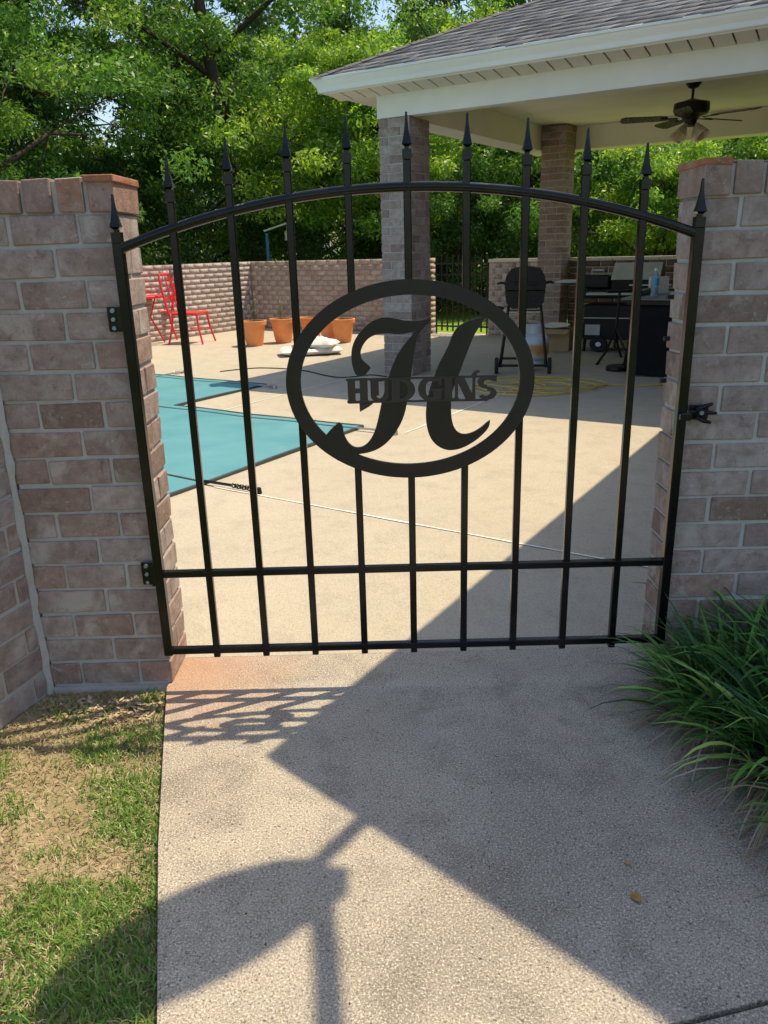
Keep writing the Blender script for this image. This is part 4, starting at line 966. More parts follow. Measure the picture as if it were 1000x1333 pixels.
# black covered griddle station nearer the gate
M_worktop = plain('dark_steel_top', (0.14,0.145,0.15), 0.45, 0.5, var=0.2)
g3 = thing('covered_griddle', 'black cover-draped griddle station at the right behind the gate', 'griddle', (2.90, 6.12, 0), PI/2-PHI); g3.scale = (1.05, 1.25, 0.935)
m = MB(); V = []; F = []; K = 40; lev = [(0.0,1.10), (0.12,1.05), (0.35,1.0), (0.6,0.99), (0.70,1.0), (0.72,0.97)]
for (z, s_) in lev:
    for i in range(K):
        t = 2*PI*i/K; c, q = math.cos(t), math.sin(t)
        ex = 0.52*math.copysign(abs(c)**0.35, c); ey = 0.27*math.copysign(abs(q)**0.35, q)
        w = 1+0.035*math.sin(9*t+z*3)*(1-z/0.75)
        V.append((ex*s_*w, ey*s_*w, z+ (0.05*(1+math.sin(3*t+1)) if z == 0.0 else 0)))
for j in range(len(lev)-1):
    for i in range(K): F.append((j*K+i, j*K+(i+1)%K, (j+1)*K+(i+1)%K, (j+1)*K+i))
F.append(tuple(range((len(lev)-1)*K, len(lev)*K))); m.add(V, F); m.build('drape', M_cover, g3, smooth=True)
m = MB(); m.bbox(-0.58, 0.62, -0.30, 0.30, 0.775, 0.80, 0.006); m.build('worktop', M_worktop, g3)
m = MB(); m.bbox(-0.50, 0.50, -0.27, 0.27, 0.722, 0.774, 0.006); m.build('burner_box', M_dark, g3)
m = MB(); m.bbox(-0.30, 0.55, 0.20, 0.26, 0.801, 0.86, 0.006); m.build('back_splash', M_dark, g3)
m = MB(); m.tube([(-0.45,-0.28,0.62), (0.4,-0.285,0.62)], 0.009, 6); m.build('towel_bar', M_steel, g3)
kb = N('bottle_plastic'); kb.set((0.62,0.80,0.92), 0.08, 0, 0.5); kb.b.inputs['Transmission Weight'].default_value = 0.75; kb.b.inputs['IOR'].default_value = 1.33
bp = Vector((2.66, 6.03, 0.745))
wb = thing('water_bottle', 'clear plastic water bottle with blue label on the griddle worktop', 'bottle', bp)
m = MB(); m.lathe([(0.030,0.0), (0.036,0.01), (0.036,0.075), (0.033,0.085), (0.037,0.10), (0.037,0.175), (0.028,0.21), (0.014,0.235), (0.014,0.245)], 16); m.build('bottle_body', kb.m, wb, smooth=True)
m = MB(); m.lathe([(0.0382,0.10), (0.0382,0.17)], 16, close=False); m.build('label_band', plain('blue_label', (0.10,0.36,0.62), 0.4), wb)
m = MB(); m.lathe([(0.017,0.24), (0.017,0.262), (0.014,0.265)], 12); m.build('cap', M_white, wb)
cb = MB(); cb.bbox(-0.09, 0.09, -0.05, 0.05, 0, 0.17, 0.003); cbo = cb.build('cream_box', M_paper, None, loc=(2.83,6.42,0.745)); cbo.rotation_euler = (0,0,0.1)
tag(cbo, 'small cream cardboard box standing behind the water bottle', 'box')
# tripod stand
ts = thing('tripod_stand', 'black tripod stand with splayed legs in front of the large grill', 'tripod', (2.52, 6.80, 0))
m = MB(); m.cyl((0,0,0.12), (0.02,0.0,0.74), 0.014, n=8); m.build('pole', M_dark, ts)
for a in (225, 300, 60):
    t = math.radians(a); m = MB(); m.tube([(0,0,0.36), (math.cos(t)*0.16, math.sin(t)*0.16, 0.14), (math.cos(t)*0.36, math.sin(t)*0.36, 0.0)], [0.013,0.013,0.015], 7); m.build('leg', M_dark, ts)
m = MB(); m.bbox(-0.12, 0.14, -0.03, 0.03, 0.74, 0.77, 0.005); m.build('head', M_dark, ts)
fp = MB(); fp.lathe([(0.0,0.055), (0.09,0.055), (0.12,0.04), (0.125,0.015), (0.12,0.0)], 20); fpo = fp.build('pan_lid', M_dark, None, loc=(2.37, 6.12, 0)); tag(fpo, 'flat round black lid lying on the shaded patio beside the griddle', 'lid')
# open cardboard box with a plate on top
cx = thing('cardboard_box', 'open cardboard box on the patio behind the propane tank', 'box', (2.12, 7.95, 0), -0.5)
m = MB(); m.box(-0.2,0.2,-0.15,-0.14,0,0.26); m.box(-0.2,0.2,0.14,0.15,0,0.26); m.box(-0.2,-0.19,-0.139,0.139,0,0.26); m.box(0.19,0.2,-0.139,0.139,0,0.26); m.box(-0.189,0.189,-0.139,0.139,0.0,0.01); m.build('carton', M_card, cx)
m = MB(); m.add([(-0.2,-0.15,0.262), (0.2,-0.15,0.262), (0.2,-0.27,0.22), (-0.2,-0.27,0.22), (-0.2,-0.15,0.266), (0.2,-0.15,0.266), (0.2,-0.27,0.224), (-0.2,-0.27,0.224)], [(3,2,1,0), (4,5,6,7), (0,1,5,4), (2,3,7,6), (1,2,6,5), (3,0,4,7)]); m.build('flap', M_card, cx)
pt = MB(); pt.lathe([(0.0,0.0), (0.10,0.005), (0.17,0.03), (0.175,0.035), (0.165,0.034), (0.09,0.012), (0.0,0.008)], 24); pto = pt.build('serving_tray', M_paper, None, smooth=True, loc=(2.11, 7.96, 0.27)); pto.rotation_euler = (0.08, -0.05, 0); tag(pto, 'round cream tray lying across the cardboard box', 'tray')
# yellow extension cord: loose coil and a run to the right
pts = []; random.seed(3); cx0, cy0 = 1.32, 5.20
for i in range(125):
    t = i*0.30; r = 0.24+0.15*math.sin(t*0.37)+0.12*math.sin(t*1.13)
    pts.append((cx0+r*1.45*math.cos(t)+0.06*math.sin(t*0.21), cy0+r*0.95*math.sin(t)+0.05*math.cos(t*0.17), 0.008+0.030*abs(math.sin(t*0.53))))
pts += [(cx0+0.5+0.08*i, cy0-0.05+0.05*math.sin(i*0.7), 0.006) for i in range(1, 22)]
m = MB(); m.tube(pts, 0.006, 5); tag(m.build('extension_cord', M_yellow), 'yellow extension cord coiled in loose loops on the shaded patio', 'cord')
pts = [Vector((-1.9,6.75,0.006)), Vector((-1.5,6.95,0.006)), Vector((-1.0,6.7,0.006)), Vector((-0.55,6.1,0.006)), Vector((-0.2,6.2,0.006)), Vector((0.0,5.95,0.006)), Vector((-0.12,5.8,0.006)), Vector((0.1,6.1,0.006))]
def spline(P, k=10):
    out = []
    for i in range(len(P)-1):
        p0 = P[max(0,i-1)]; p1 = P[i]; p2 = P[i+1]; p3 = P[min(len(P)-1,i+2)]
        for j in range(k):
            t = j/k; out.append(0.5*((2*p1)+(p2-p0)*t+(2*p0-5*p1+4*p2-p3)*t*t+(3*p1-p0-3*p2+p3)*t**3))
    return out+[P[-1]]
m = MB(); m.tube(spline(pts), 0.006, 5); tag(m.build('black_cable', M_rubber), 'thin black cable lying on the patio beside the front column', 'cable')
# blue post with feeder beyond the yard wall
fp_ = thing('feeder_pole', 'blue post with a crossarm and hanging feeder beyond the yard wall', 'feeder pole', (-2.30, 14.3, 0))
m = MB(); m.cyl((0,0,-0.05), (0,0,1.62), 0.034, n=10); m.build('post', M_bluepost, fp_)
m = MB(); m.cyl((-0.05,0,1.66), (0.42,0,1.80), 0.018, n=7); m.build('crossarm', M_white, fp_)
m = MB(); m.cyl((0.40,0,1.78), (0.40,0,1.66), 0.006, n=5); m.lathe([(0.02,1.66), (0.05,1.64), (0.045,1.50), (0.06,1.48), (0.0,1.47)], 10, c=(0.40,0,0)); m.build('feeder', M_paper, fp_)

# ================================================================== VEGETATION
def leaf_mat(name, stops, trans=0.45, rough=0.4):
    k = N(name); r = k.attr(); c = k.ramp(r, stops); v = k.world(); n1 = k.noise(v, 0.9, 3)
    c = k.mix(k.math('MULTIPLY', k.ramp(n1, [(0.35, 0), (0.7, 1)]), 0.35), c, k.mix(0.5, c, (0.16,0.21,0.03)))
    k.set(c, rough, 0, 0.35)
    tr = k.n('ShaderNodeBsdfTranslucent'); k.l(k.mix(0.5, c, k.mix(1.0, c, (1.5,1.6,0.5), 'MULTIPLY')), tr.inputs['Color'])
    mx = k.n('ShaderNodeMixShader'); mx.inputs[0].default_value = trans; k.l(k.b.outputs[0], mx.inputs[1]); k.l(tr.outputs[0], mx.inputs[2]); k.l(mx.outputs[0], k.out.inputs['Surface'])
    return k.m
G_mid = leaf_mat('leaves_mid_green', [(0.0,(0.04,0.12,0.025)), (0.4,(0.09,0.22,0.04)), (0.8,(0.19,0.35,0.06)), (1.0,(0.42,0.52,0.10))], 0.45)
G_dark = leaf_mat('leaves_dark_green', [(0.0,(0.025,0.065,0.018)), (0.5,(0.05,0.115,0.027)), (1.0,(0.11,0.19,0.04))], 0.4)
G_lime = leaf_mat('leaves_lime_green', [(0.0,(0.07,0.17,0.025)), (0.4,(0.18,0.34,0.045)), (0.8,(0.38,0.54,0.07)), (1.0,(0.60,0.66,0.12))], 0.5)
kbk = N('bark'); kv = kbk.coord('Object', (6,6,1.2)); kn = kbk.noise(kv, 5, 6, 0.7); kbk.set(kbk.mix(kn, (0.035,0.026,0.02), (0.13,0.105,0.085)), 0.95, 0, 0.1); kbk.bump(kn, 0.9, 0.04); M_bark = kbk.m
def leaves(centres, radii, per, size, rng, flat=0.6, droop=0.0, updir=0.55, base=None):
    """leaf-sized faces gathered into uneven clumps; returns verts and one random value per leaf"""
    per = int(per*1.75); size = size*0.78; C = np.repeat(np.asarray(centres), per, axis=0); Rr = np.repeat(np.asarray(radii), per)
    n = len(C); d = rng.normal(size=(n,3)); d /= np.linalg.norm(d, axis=1)[:,None]
    rad = (rng.random(n)**0.45)[:,None]*Rr[:,None]
    P = C + d*rad*np.array([1,1,flat]); 
    if droop: P[:,2] -= droop*(np.linalg.norm((P-C)[:,:2], axis=1)**1.5)
    nr = rng.normal(size=(n,3))*0.75; nr[:,2] += updir; nr += d*0.35; nr /= np.linalg.norm(nr, axis=1)[:,None]
    ax = rng.normal(size=(n,3)); ax[:,2] -= 0.5+droop; ax -= nr*(ax*nr).sum(1)[:,None]; ax /= np.linalg.norm(ax, axis=1)[:,None]+1e-9
    sd = np.cross(nr, ax); L = (size*(0.6+0.8*rng.random(n)))[:,None]; Wd = L*(0.30+0.16*rng.random(n))[:,None]
    v = np.stack([P, P+ax*L*0.45+sd*Wd*0.5+nr*L*0.06, P+ax*L, P+ax*L*0.45-sd*Wd*0.5+nr*L*0.06], axis=1).reshape(-1,3)
    clump = np.repeat(rng.random(len(centres)), per)
    rv = np.clip(0.55*clump+0.45*rng.random(n), 0, 1)
    return v, rv
def tree(x, y, h, cr, label, mat, seed, name='tree', base_h=0.25, nclump=110, per=170, size=0.13, lean=(0,0), r0=0.16, droop=0.0, crown_r=None, group='trees beyond the yard walls', squash=1.0, gapfn=None, limbs=7):
    rng = np.random.default_rng(seed); rd = random.Random(seed)
    t = thing(name, label, 'tree', (x, y, -0.08), rd.uniform(0, 6.28) if False else 0, group)
    m = MB(); K = 9; tr = []
    wob = [(rd.uniform(-1,1), rd.uniform(-1,1)) for _ in range(3)]
    for i in range(K):
        u = i/(K-1); tr.append(Vector((lean[0]*u*h + 0.25*math.sin(u*4+wob[0][0]*3), lean[1]*u*h+0.2*math.sin(u*5+wob[1][0]*3), u*h*0.86)))
    m.tube(tr, [r0*(1-0.82*i/(K-1))*(1.25 if i == 0 else 1) for i in range(K)], 9)
    ends = []
    for li in range(limbs+5):
        u = base_h+ (0.9-base_h)*(li+rd.random())/(limbs+5); p = tr[int(u*(K-1))].lerp(tr[min(K-1,int(u*(K-1))+1)], (u*(K-1))%1)
        az = li*2.4+rd.uniform(-.5,.5); ln = cr*rd.uniform(0.65,1.0)*math.sin(min(PI, (u-base_h+0.15)/(1.05-base_h)*PI))**0.5
        q = p+Vector((math.cos(az)*ln, math.sin(az)*ln, ln*rd.uniform(0.15,0.55)-droop*ln*0.3)); md = p.lerp(q, 0.5)+Vector((rd.uniform(-.2,.2), rd.uniform(-.2,.2), ln*0.12))
        rr = r0*0.42*(1-u*0.6); m.tube([p, md, q], [rr, rr*0.6, rr*0.25], 6); ends.append((p, md, q))
    cen = []; rad = []
    for i in range(nclump):
        p, md, q = ends[rd.randrange(len(ends))]; s_ = rd.random()**0.6
        c = (p.lerp(md, s_*2) if s_ < 0.5 else md.lerp(q, s_*2-1)) + Vector((rd.gauss(0,1), rd.gauss(0,1), rd.gauss(0,0.8)))*cr*0.20
        if gapfn and gapfn(c.x+x, c.y+y, c.z): continue
        cen.append(tuple(c)); r_c = rd.uniform(0.28,0.62)*(cr/3.2)**0.5; rad.append(r_c)
        if i % 3 == 0: m.tube([md, md.lerp(c, 0.5)+Vector((0,0,0.08)), c], [0.02,0.012,0.005], 4)
    m.build('trunk', M_bark, t, smooth=True)
    v, rv = leaves(cen, rad, per, size, rng, droop=droop); np_mesh('crown', v, 4, mat, t, rv)
    return t
def shrub(x, y, h, r, label, mat, seed, n=26, per=220, size=0.10, group='shrubs under the trees'):
    rng = np.random.default_rng(seed); rd = random.Random(seed)
    t = thing('shrub', label, 'shrub', (x, y, -0.08), 0, group); m = MB(); cen = []; rad = []
    for i in range(n):
        a = rd.uniform(0, 6.28); q = r*math.sqrt(rd.random()); z = h*(0.12+0.85*rd.random())*(1-0.35*(q/r)**2)
        c = Vector((math.cos(a)*q, math.sin(a)*q, z)); cen.append(tuple(c)); rad.append(rd.uniform(0.28,0.5))
        if i % 2 == 0: m.tube([(0.1*math.cos(a),0.1*math.sin(a),0), (c.x*0.5,c.y*0.5,c.z*0.6), c], [0.03,0.02,0.008], 5)
    m.build('stems', M_bark, t); v, rv = leaves(cen, rad, per, size, rng, flat=0.85); np_mesh('foliage', v, 4, mat, t, rv)
    return t
tree(-6.3, 10.6, 9.5, 3.4, 'near leafy tree with drooping sprays at the upper left', G_mid, 101, nclump=190, per=190, size=0.115, droop=0.25, base_h=0.15, lean=(0.05,0), limbs=11)
tree(-7.6, 15.5, 12, 4.0, 'tall tree at the left edge behind the drooping one', G_dark, 102, nclump=170, per=170, size=0.15, base_h=0.12, limbs=10)
tree(-2.6, 16.0, 12.5, 3.6, 'tall tree with a dark leaning limb above the yard wall corner', G_mid, 103, nclump=160, per=170, size=0.13, base_h=0.22, lean=(-0.10,0), r0=0.2, limbs=9)
tree(0.0, 15.2, 6.0, 2.6, 'bright green tree rising behind the pavilion corner', G_lime, 104, nclump=190, per=170, size=0.125, base_h=0.2, limbs=11)
tree(3.1, 14.6, 4.6, 2.2, 'leafy tree seen between the pavilion columns', G_mid, 105, nclump=150, per=170, size=0.115, base_h=0.12, limbs=11)
tree(7.3, 14.8, 4.0, 2.2, 'lime green tree behind the grills', G_lime, 106, nclump=150, per=170, size=0.115, base_h=0.1, limbs=12)
tree(10.6, 15.5, 4.6, 2.6, 'lime green tree behind the right gate pillar', G_lime, 107, nclump=150, per=170, size=0.12, base_h=0.08, limbs=11)
tree(-11.5, 20, 14, 4.5, 'far dark tree at the left edge of the wood', G_dark, 108, nclump=120, per=150, size=0.2, base_h=0.1)
tree(-6.3, 22, 9.0, 3.6, 'lower far tree under the patch of open sky', G_dark, 109, nclump=120, per=150, size=0.19, base_h=0.08)
tree(-0.6, 24, 15, 4.6, 'far tree in the wood behind the leaning one', G_dark, 110, nclump=130, per=150, size=0.21, base_h=0.08)
tree(4.6, 23, 15, 4.6, 'far tree in the wood above the pavilion roof', G_mid, 111, nclump=130, per=150, size=0.2, base_h=0.08)
tree(10.5, 23, 14, 5.0, 'far tree in the wood right of the pavilion', G_mid, 112, nclump=140, per=150, size=0.2, base_h=0.06)
tree(16, 22, 14, 5.0, 'far tree in the wood beyond the right picture edge', G_mid, 113, nclump=110, per=140, size=0.2, base_h=0.06)
SH = [(-5.6,13.4,2.6,1.5,0), (-4.0,15.2,2.9,1.6,0), (-2.4,15.0,2.5,1.4,0), (-0.7,15.6,2.7,1.5,0), (0.9,14.6,2.6,1.5,0), (2.1,14.2,2.4,1.3,0), (4.2,16.4,2.8,1.6,0), (5.9,14.2,2.5,1.5,1), (7.9,12.6,2.6,1.5,1), (9.8,13.0,2.8,1.6,1), (-7.6,12.4,2.8,1.6,0)]
names = ['behind the red chairs', 'left of the blue post', 'around the blue post', 'above the terracotta pots', 'behind the front pavilion column', 'behind the picket fence', 'left of the rear column', 'right of the rear column', 'behind the griddle', 'hidden mostly by the right gate pillar', 'above the left gate pillar']
for i, (x, y, h, r, l) in enumerate(SH):
    shrub(x, y, h, r, ('lime' if l else 'dark')+' green shrub '+names[i], G_lime if l else G_dark, 200+i)

tree(-9.6, 12.6, 10, 3.6, 'leafy tree filling the left edge above the pillar', G_mid, 114, nclump=190, per=170, size=0.13, base_h=0.08, limbs=11, droop=0.15)
tree(-4.6, 18.5, 8.0, 3.2, 'mid green tree between the drooping tree and the leaning one', G_mid, 115, nclump=170, per=160, size=0.15, base_h=0.08, limbs=10)
tree(2.6, 18.6, 7.6, 3.0, 'bright tree just above the pavilion hip', G_lime, 116, nclump=190, per=160, size=0.14, base_h=0.15, limbs=10)
tree(5.4, 17.6, 5.2, 2.7, 'green tree seen just right of the rear column', G_lime, 117, nclump=170, per=170, size=0.13, base_h=0.08, limbs=11)
# the far side of the wood reads as one mass
rng = np.random.default_rng(77); nc = 620
cen = np.stack([rng.uniform(-26, 34, nc), rng.uniform(27, 36, nc), rng.random(nc)**0.8*9.5], 1)
cen[:,2] *= np.where((cen[:,0] > -13) & (cen[:,0] < -5.5), 0.62, 1.0)
v, rv = leaves(cen, rng.uniform(0.8, 1.7, nc), 120, 0.40, rng, flat=0.8)
tag(np_mesh('distant_wood', v, 4, G_dark, None, rv), 'dense dark wood far behind the single trees', 'wood', kind='stuff')
tree(-9.0, 18.0, 13, 4.2, 'tall dark tree between the left edge trees and the far wood', G_dark, 118, nclump=150, per=150, size=0.17, base_h=0.08, limbs=10)
tree(5.3, 13.2, 3.3, 1.8, 'low yellow-green tree between rear column and right gate pillar', G_lime, 119, nclump=110, per=170, size=0.105, base_h=0.1, limbs=11)
tree(9.2, 19.0, 5.8, 2.9, 'yellow-green tree further back behind the griddle', G_lime, 120, nclump=160, per=160, size=0.14, base_h=0.08, limbs=11)
tree(-1.6, 19.8, 8.0, 3.0, 'bright tree filling the wood left of the pavilion roof', G_lime, 121, nclump=170, per=160, size=0.14, base_h=0.12, limbs=11)
# ---- liriope clumps right of the path
def blade_mat(name, stops, attr=True):
    k = N(name); r = k.attr() if attr else k.objrnd(); v = k.coord('Object'); n1 = k.noise(v, 18, 3)
    c = k.mix(k.math('MULTIPLY', n1, 0.25), k.ramp(r, stops), (0.03,0.07,0.018)); k.set(c, 0.36, 0, 0.5)
    tr = k.n('ShaderNodeBsdfTranslucent'); k.l(c, tr.inputs['Color']); mx = k.n('ShaderNodeMixShader'); mx.inputs[0].default_value = 0.25; k.l(k.b.outputs[0], mx.inputs[1]); k.l(tr.outputs[0], mx.inputs[2]); k.l(mx.outputs[0], k.out.inputs['Surface']); return k.m
LIR = [(0.0,(0.025,0.08,0.025)), (0.4,(0.06,0.18,0.04)), (0.7,(0.14,0.34,0.065)), (0.9,(0.28,0.52,0.10)), (1.0,(0.45,0.60,0.16))]
M_blade = blade_mat('liriope_green', LIR); M_blade1 = blade_mat('liriope_leaf_green', LIR, attr=False)
M_straw = blade_mat('dead_straw_blade', [(0.0,(0.24,0.16,0.10)), (0.5,(0.42,0.31,0.21)), (1.0,(0.60,0.50,0.36))])
def blade_pts(L, w, bend, az, K=7, twist=0.0, lift=1.25):
    """one arching strap leaf as a ribbon with a slight keel; starts at the origin"""
    out = []; d = Vector((math.cos(az), math.sin(az), 0)); sd = Vector((-math.sin(az), math.cos(az), 0)); p = Vector((0,0,0)); ang = lift
    for i in range(K+1):
        u = i/K; ww = w*(0.55+0.45*min(1, u*4))*(1-u**3.0)+0.0004
        up_ = Vector((-d.x*math.sin(ang), -d.y*math.sin(ang), math.cos(ang))); s2 = sd*math.cos(twist*u)+up_*math.sin(twist*u)
        out.append((p-s2*ww*0.5, p-up_*ww*0.18, p+s2*ww*0.5))
        p = p+(d*math.cos(ang)+Vector((0,0,math.sin(ang))))*(L/K); ang -= bend/K*(0.5+1.1*u)
    return out
def ribbon(pts, o=0):
    V = []; I = []
    for (a, b, c) in pts: V += [tuple(a), tuple(b), tuple(c)]
    for i in range(len(pts)-1):
        q = o+3*i; I += [q, q+1, q+4, q+3, q+1, q+2, q+5, q+4]
    return V, I
BL = []
rd = random.Random(21)
for i in range(14):
    V, I = ribbon(blade_pts(rd.uniform(0.26,0.40), rd.uniform(0.012,0.019), rd.uniform(0.9,2.0), 0.0, 8, rd.uniform(-.7,.7), rd.uniform(0.75,1.4)))
    me = bpy.data.meshes.new('leaf_blade'); me.from_pydata(V, [], [I[k:k+4] for k in range(0, len(I), 4)]); me.materials.append(M_blade1); me.polygons.foreach_set('use_smooth', [True]*len(me.polygons)); BL.append(me)
def liriope(x, y, label, seed, nsep, nstuff, ndead, sc=1.0, avoid=None, spread=0.13):
    rd = random.Random(seed); t = thing('border_grass', label, 'ornamental grass', (x, y, -0.012), 0, 'border grass clumps right of the path')
    for i in range(nsep):
        az = rd.uniform(0, 6.28); q = spread*math.sqrt(rd.random()); o = obj('leaf_blade', rd.choice(BL), t, (math.cos(az)*q+rd.gauss(0,.02), math.sin(az)*q+rd.gauss(0,.02), 0.0))
        o.rotation_euler = (rd.gauss(0,.12), rd.gauss(0,.12)-0.1, az+rd.gauss(0,.35)); s_ = sc*rd.uniform(0.8,1.15); o.scale = (s_, s_, s_)
    def mass(n, Lr, wr, br, lr, nm, mat, kind=True, r2=spread):
        V = []; I = []; R = []
        for i in range(n):
            az = rd.uniform(0, 6.28); q = r2*math.sqrt(rd.random()); o = Vector((math.cos(az)*q, math.sin(az)*q, 0)); a2 = az+rd.gauss(0,.5)
            pts = blade_pts(rd.uniform(*Lr)*sc, rd.uniform(*wr), rd.uniform(*br), a2, 6, rd.uniform(-.6,.6), rd.uniform(*lr))
            pts = [tuple(p+o if (p+o).z > 0.004 else Vector(((p+o).x, (p+o).y, 0.004+0.004*rd.random())) for p in tri) for tri in pts]
            v, ii = ribbon(pts, len(V)); V += v; I += ii; R += [rd.random()]*(len(ii)//4)
        o = np_mesh(nm, V, 4, mat, t, R, I); o['kind'] = 'stuff'
    mass(nstuff, (0.16,0.36), (0.008,0.014), (0.8,2.2), (0.6,1.5), 'leaf_mass', M_blade)
    mass(ndead, (0.14,0.36), (0.002,0.006), (1.6,3.4), (0.15,1.0), 'dead_leaves', M_straw, r2=spread*1.1)
    return t
liriope(1.04, -0.06, 'border grass clump against the brick beside the gate latch side', 31, 80, 300, 170, 1.08)
liriope(0.86, -0.23, 'low border grass clump spilling furthest onto the path', 32, 60, 190, 320, 1.06, spread=0.11)
liriope(1.15, -0.22, 'tall border grass clump at the right picture edge below the brick', 33, 65, 300, 140, 1.25)
liriope(0.97, -0.48, 'border grass clump in the middle of the bed edge', 34, 65, 260, 340, 1.16)
liriope(1.03, -0.78, 'straw-edged border grass clump lowest at the right picture edge', 35, 50, 200, 420, 1.08)
liriope(1.30, -0.55, 'border grass clump furthest from the path against the picture edge', 36, 30, 220, 80, 1.0)
# ---- thin lawn: living and dead blades
def lawn_blades(n, green, seed):
    rng = np.random.default_rng(seed); out = []; y = rng.uniform(-2.2, 0.02, n*3); x = rng.uniform(-2.0, -0.40, n*3)
    edge = -0.757 + np.where(y > 0, 0, -y*0.251)
    wall = -1.12 + y*0.29
    ok = (x < edge+0.006+0.012*rng.random(n*3)**3) & (x > wall-0.0)
    pn = np.sin(x*9.1+2*np.sin(y*5.3))*np.cos(y*8.2+1.3*np.sin(x*7)) + 0.6*np.sin(x*21+y*17) + 0.5*np.sin(y*31-x*11)
    near = np.exp(-((edge-x)/0.10)**2)*1.2*(y < -0.1)*(np.sin(y*6)+1.1)*0.6
    dens = (pn+0.15+near + (y < -0.75)*0.7 + ((y > -0.33)&(x > -0.92))*0.9 - ((y > -0.16))*0.6 - ((y > -0.72)&(y < -0.42)&(x < -0.80))*0.8) if green else (0.35-pn*0.3)
    ok &= rng.random(n*3) < np.clip(0.25+0.50*dens, 0.03, 1)
    x = x[ok][:n]; y = y[ok][:n]; k = len(x)
    L = rng.uniform(0.010, 0.036, k) if green else rng.uniform(0.008, 0.032, k); L *= np.where(y < -0.8, 1.25, 1.0)
    w = rng.uniform(0.0018, 0.0042, k)*(1 if green else 0.7); az = rng.uniform(0, 6.283, k); tl = rng.uniform(0.3, 1.2, k) if green else rng.uniform(1.25, 1.55, k)
    z = np.array([lawn_h(a, b) for a, b in zip(x, y)])
    d = np.stack([np.cos(az), np.sin(az), np.zeros(k)], 1); s_ = np.stack([-np.sin(az), np.cos(az), np.zeros(k)], 1)
    P = np.stack([x, y, z+ (0 if green else 0.003)], 1); up_ = np.array([0,0,1.0])
    d1 = d*np.sin(tl*0.6)[:,None]+up_*np.cos(tl*0.6)[:,None]; d2 = d*np.sin(tl*1.3)[:,None]+up_*np.cos(tl*1.3)[:,None]
    if not green: d2[:,2] = np.abs(d2[:,2])*0.1
    A = P; B = A+d1*(L*0.5)[:,None]; Cc = B+d2*(L*0.5)[:,None]; hw = (s_*(w*0.5)[:,None])
    v = np.stack([A-hw, A+hw, B+hw*0.9, B-hw*0.9, Cc+hw*0.12, Cc-hw*0.12], 1).reshape(-1,3)
    b0 = np.arange(k)*6; idx = np.stack([b0, b0+1, b0+2, b0+3, b0+3, b0+2, b0+4, b0+5], 1).ravel()
    rv = np.repeat(np.clip(rng.random(k)*0.8+0.2*np.tanh(pn[ok][:n]), 0, 1), 2)
    return v, idx, rv
M_grass = leaf_mat('lawn_green', [(0.0,(0.08,0.18,0.03)), (0.5,(0.17,0.31,0.06)), (0.85,(0.29,0.42,0.10)), (1.0,(0.50,0.50,0.19))], 0.35)
M_thatch = leaf_mat('dry_thatch', [(0.0,(0.27,0.19,0.11)), (0.5,(0.50,0.39,0.25)), (1.0,(0.66,0.55,0.38))], 0.15, 0.8)
v, i_, rv = lawn_blades(42000, True, 5); tag(np_mesh('lawn_grass', v, 4, M_grass, None, rv, i_), 'patchy green grass left of the concrete path', 'grass', kind='stuff')
v, i_, rv = lawn_blades(26000, False, 6); tag(np_mesh('dry_thatch', v, 4, M_thatch, None, rv, i_), 'straw-coloured dead grass between the green patches', 'dead grass', kind='stuff')
# broad weed leaves at the lower left
rd = random.Random(9)
for w_i, (wx, wy, n_) in enumerate(((-0.93,-0.97,9), (-0.80,-1.06,8), (-1.00,-0.80,7))):
    t = thing('lawn_weed', ['broad-leaved weed in the lawn at the left picture edge', 'broad-leaved weed in the lawn near the dish shadow tip at bottom left', 'small broad-leaved weed above the others at the left edge'][w_i], 'weed', (wx, wy, lawn_h(wx, wy)), 0, 'weeds in the thin lawn')
    for k in range(n_):
        V, I = ribbon(blade_pts(rd.uniform(0.05,0.10), rd.uniform(0.010,0.018), rd.uniform(0.6,1.4), k*2.4+rd.uniform(-.3,.3), 5, 0, rd.uniform(0.6,1.1)))
        mm = MB(); mm.add(V, [I[q:q+4] for q in range(0, len(I), 4)]); mm.build('leaf', M_blade1 if k % 3 else M_sprig, t, smooth=True)
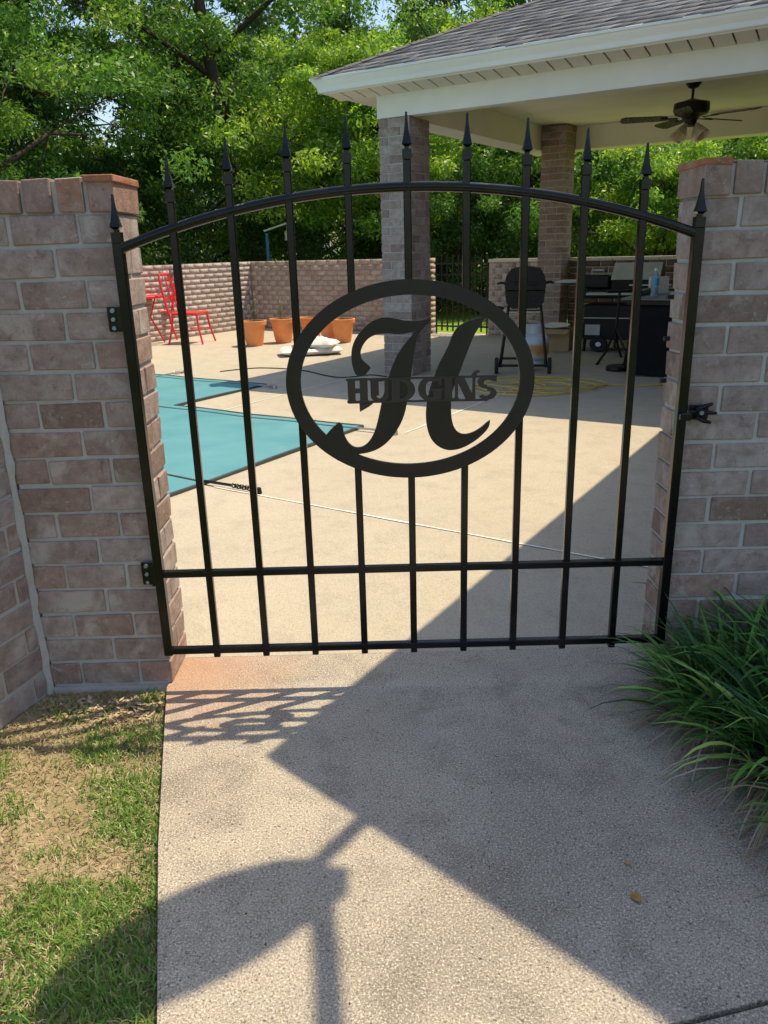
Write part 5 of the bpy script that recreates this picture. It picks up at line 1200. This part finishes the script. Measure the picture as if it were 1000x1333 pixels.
# dry leaves on slab and at the wall foot
def dry_leaf(x, y, z, L, rz, label, grp=None, mat=None):
    m = MB(); pr = [(0,0,0.002), (0.3,0.24,0.006), (0.62,0.20,0.010), (1,0.0,0.004), (0.62,-0.22,0.003), (0.3,-0.22,0.004), (0.5,0.0,0.0)]
    m.add([(a*L, b*L, c*L/0.05) for a, b, c in pr], [(0,6,1), (1,6,2), (2,6,3), (3,6,4), (4,6,5), (5,6,0)])
    o = m.build('dry_leaf', mat or M_dirtleaf, None, loc=(x, y, z+0.002)); o.rotation_euler = (0.1, -0.08, rz); tag(o, label, 'leaf', grp); return o
dry_leaf(0.402, -0.835, 0, 0.036, -1.1, 'orange-brown dry leaf on the shaded concrete path')
dry_leaf(0.415, -0.752, 0, 0.018, -0.6, 'tiny dark leaf scrap just above the larger dry leaf')
V = []; I = []; R = []; rng = np.random.default_rng(4)
for k in range(420):
    t_ = rng.random(); x = -1.10+0.34*t_; y = -0.02-abs(rng.normal(0,0.055)) - 0.02*t_; L = rng.uniform(0.008,0.026); a = rng.uniform(0,6.28); z = lawn_h(x, y)+rng.uniform(0.003,0.012)
    d = np.array([math.cos(a), math.sin(a), rng.normal(0,0.25)]); s_ = np.array([-math.sin(a), math.cos(a), rng.normal(0,0.25)]); p = np.array([x, y, z])
    o = len(V); V += [p, p+d*L*0.5+s_*L*0.28, p+d*L, p+d*L*0.5-s_*L*0.28]; I += [o,o+1,o+2,o+3]; R.append(rng.random())
tag(np_mesh('leaf_litter', V, 4, M_thatch, None, R, I), 'brown leaf litter along the foot of the left pillar', 'leaf litter', kind='stuff')
# scatter of grit and specks on the path
V = []; I = []; rng = np.random.default_rng(8)
for k in range(110):
    x = rng.uniform(-0.6,0.9); y = rng.uniform(-1.2,0.15)
    if x < -0.757-min(y,0)*0.251+0.01: continue
    L = rng.uniform(0.001,0.003); a = rng.uniform(0,3.14); p = np.array([x, y, 0.0]); d = np.array([math.cos(a), math.sin(a), 0])*L; s_ = np.array([-math.sin(a), math.cos(a), 0])*L*0.6; up_ = np.array([0,0,L*0.6])
    o = len(V); V += [p-d-s_, p+d-s_, p+d+s_, p-d+s_, p+up_]; I += [o,o+1,o+4, o+1,o+2,o+4, o+2,o+3,o+4, o+3,o,o+4]
tag(np_mesh('path_grit', V, 3, M_dark if False else M_soil, None, None, I), 'dark grit specks scattered over the concrete path', 'grit', kind='stuff')
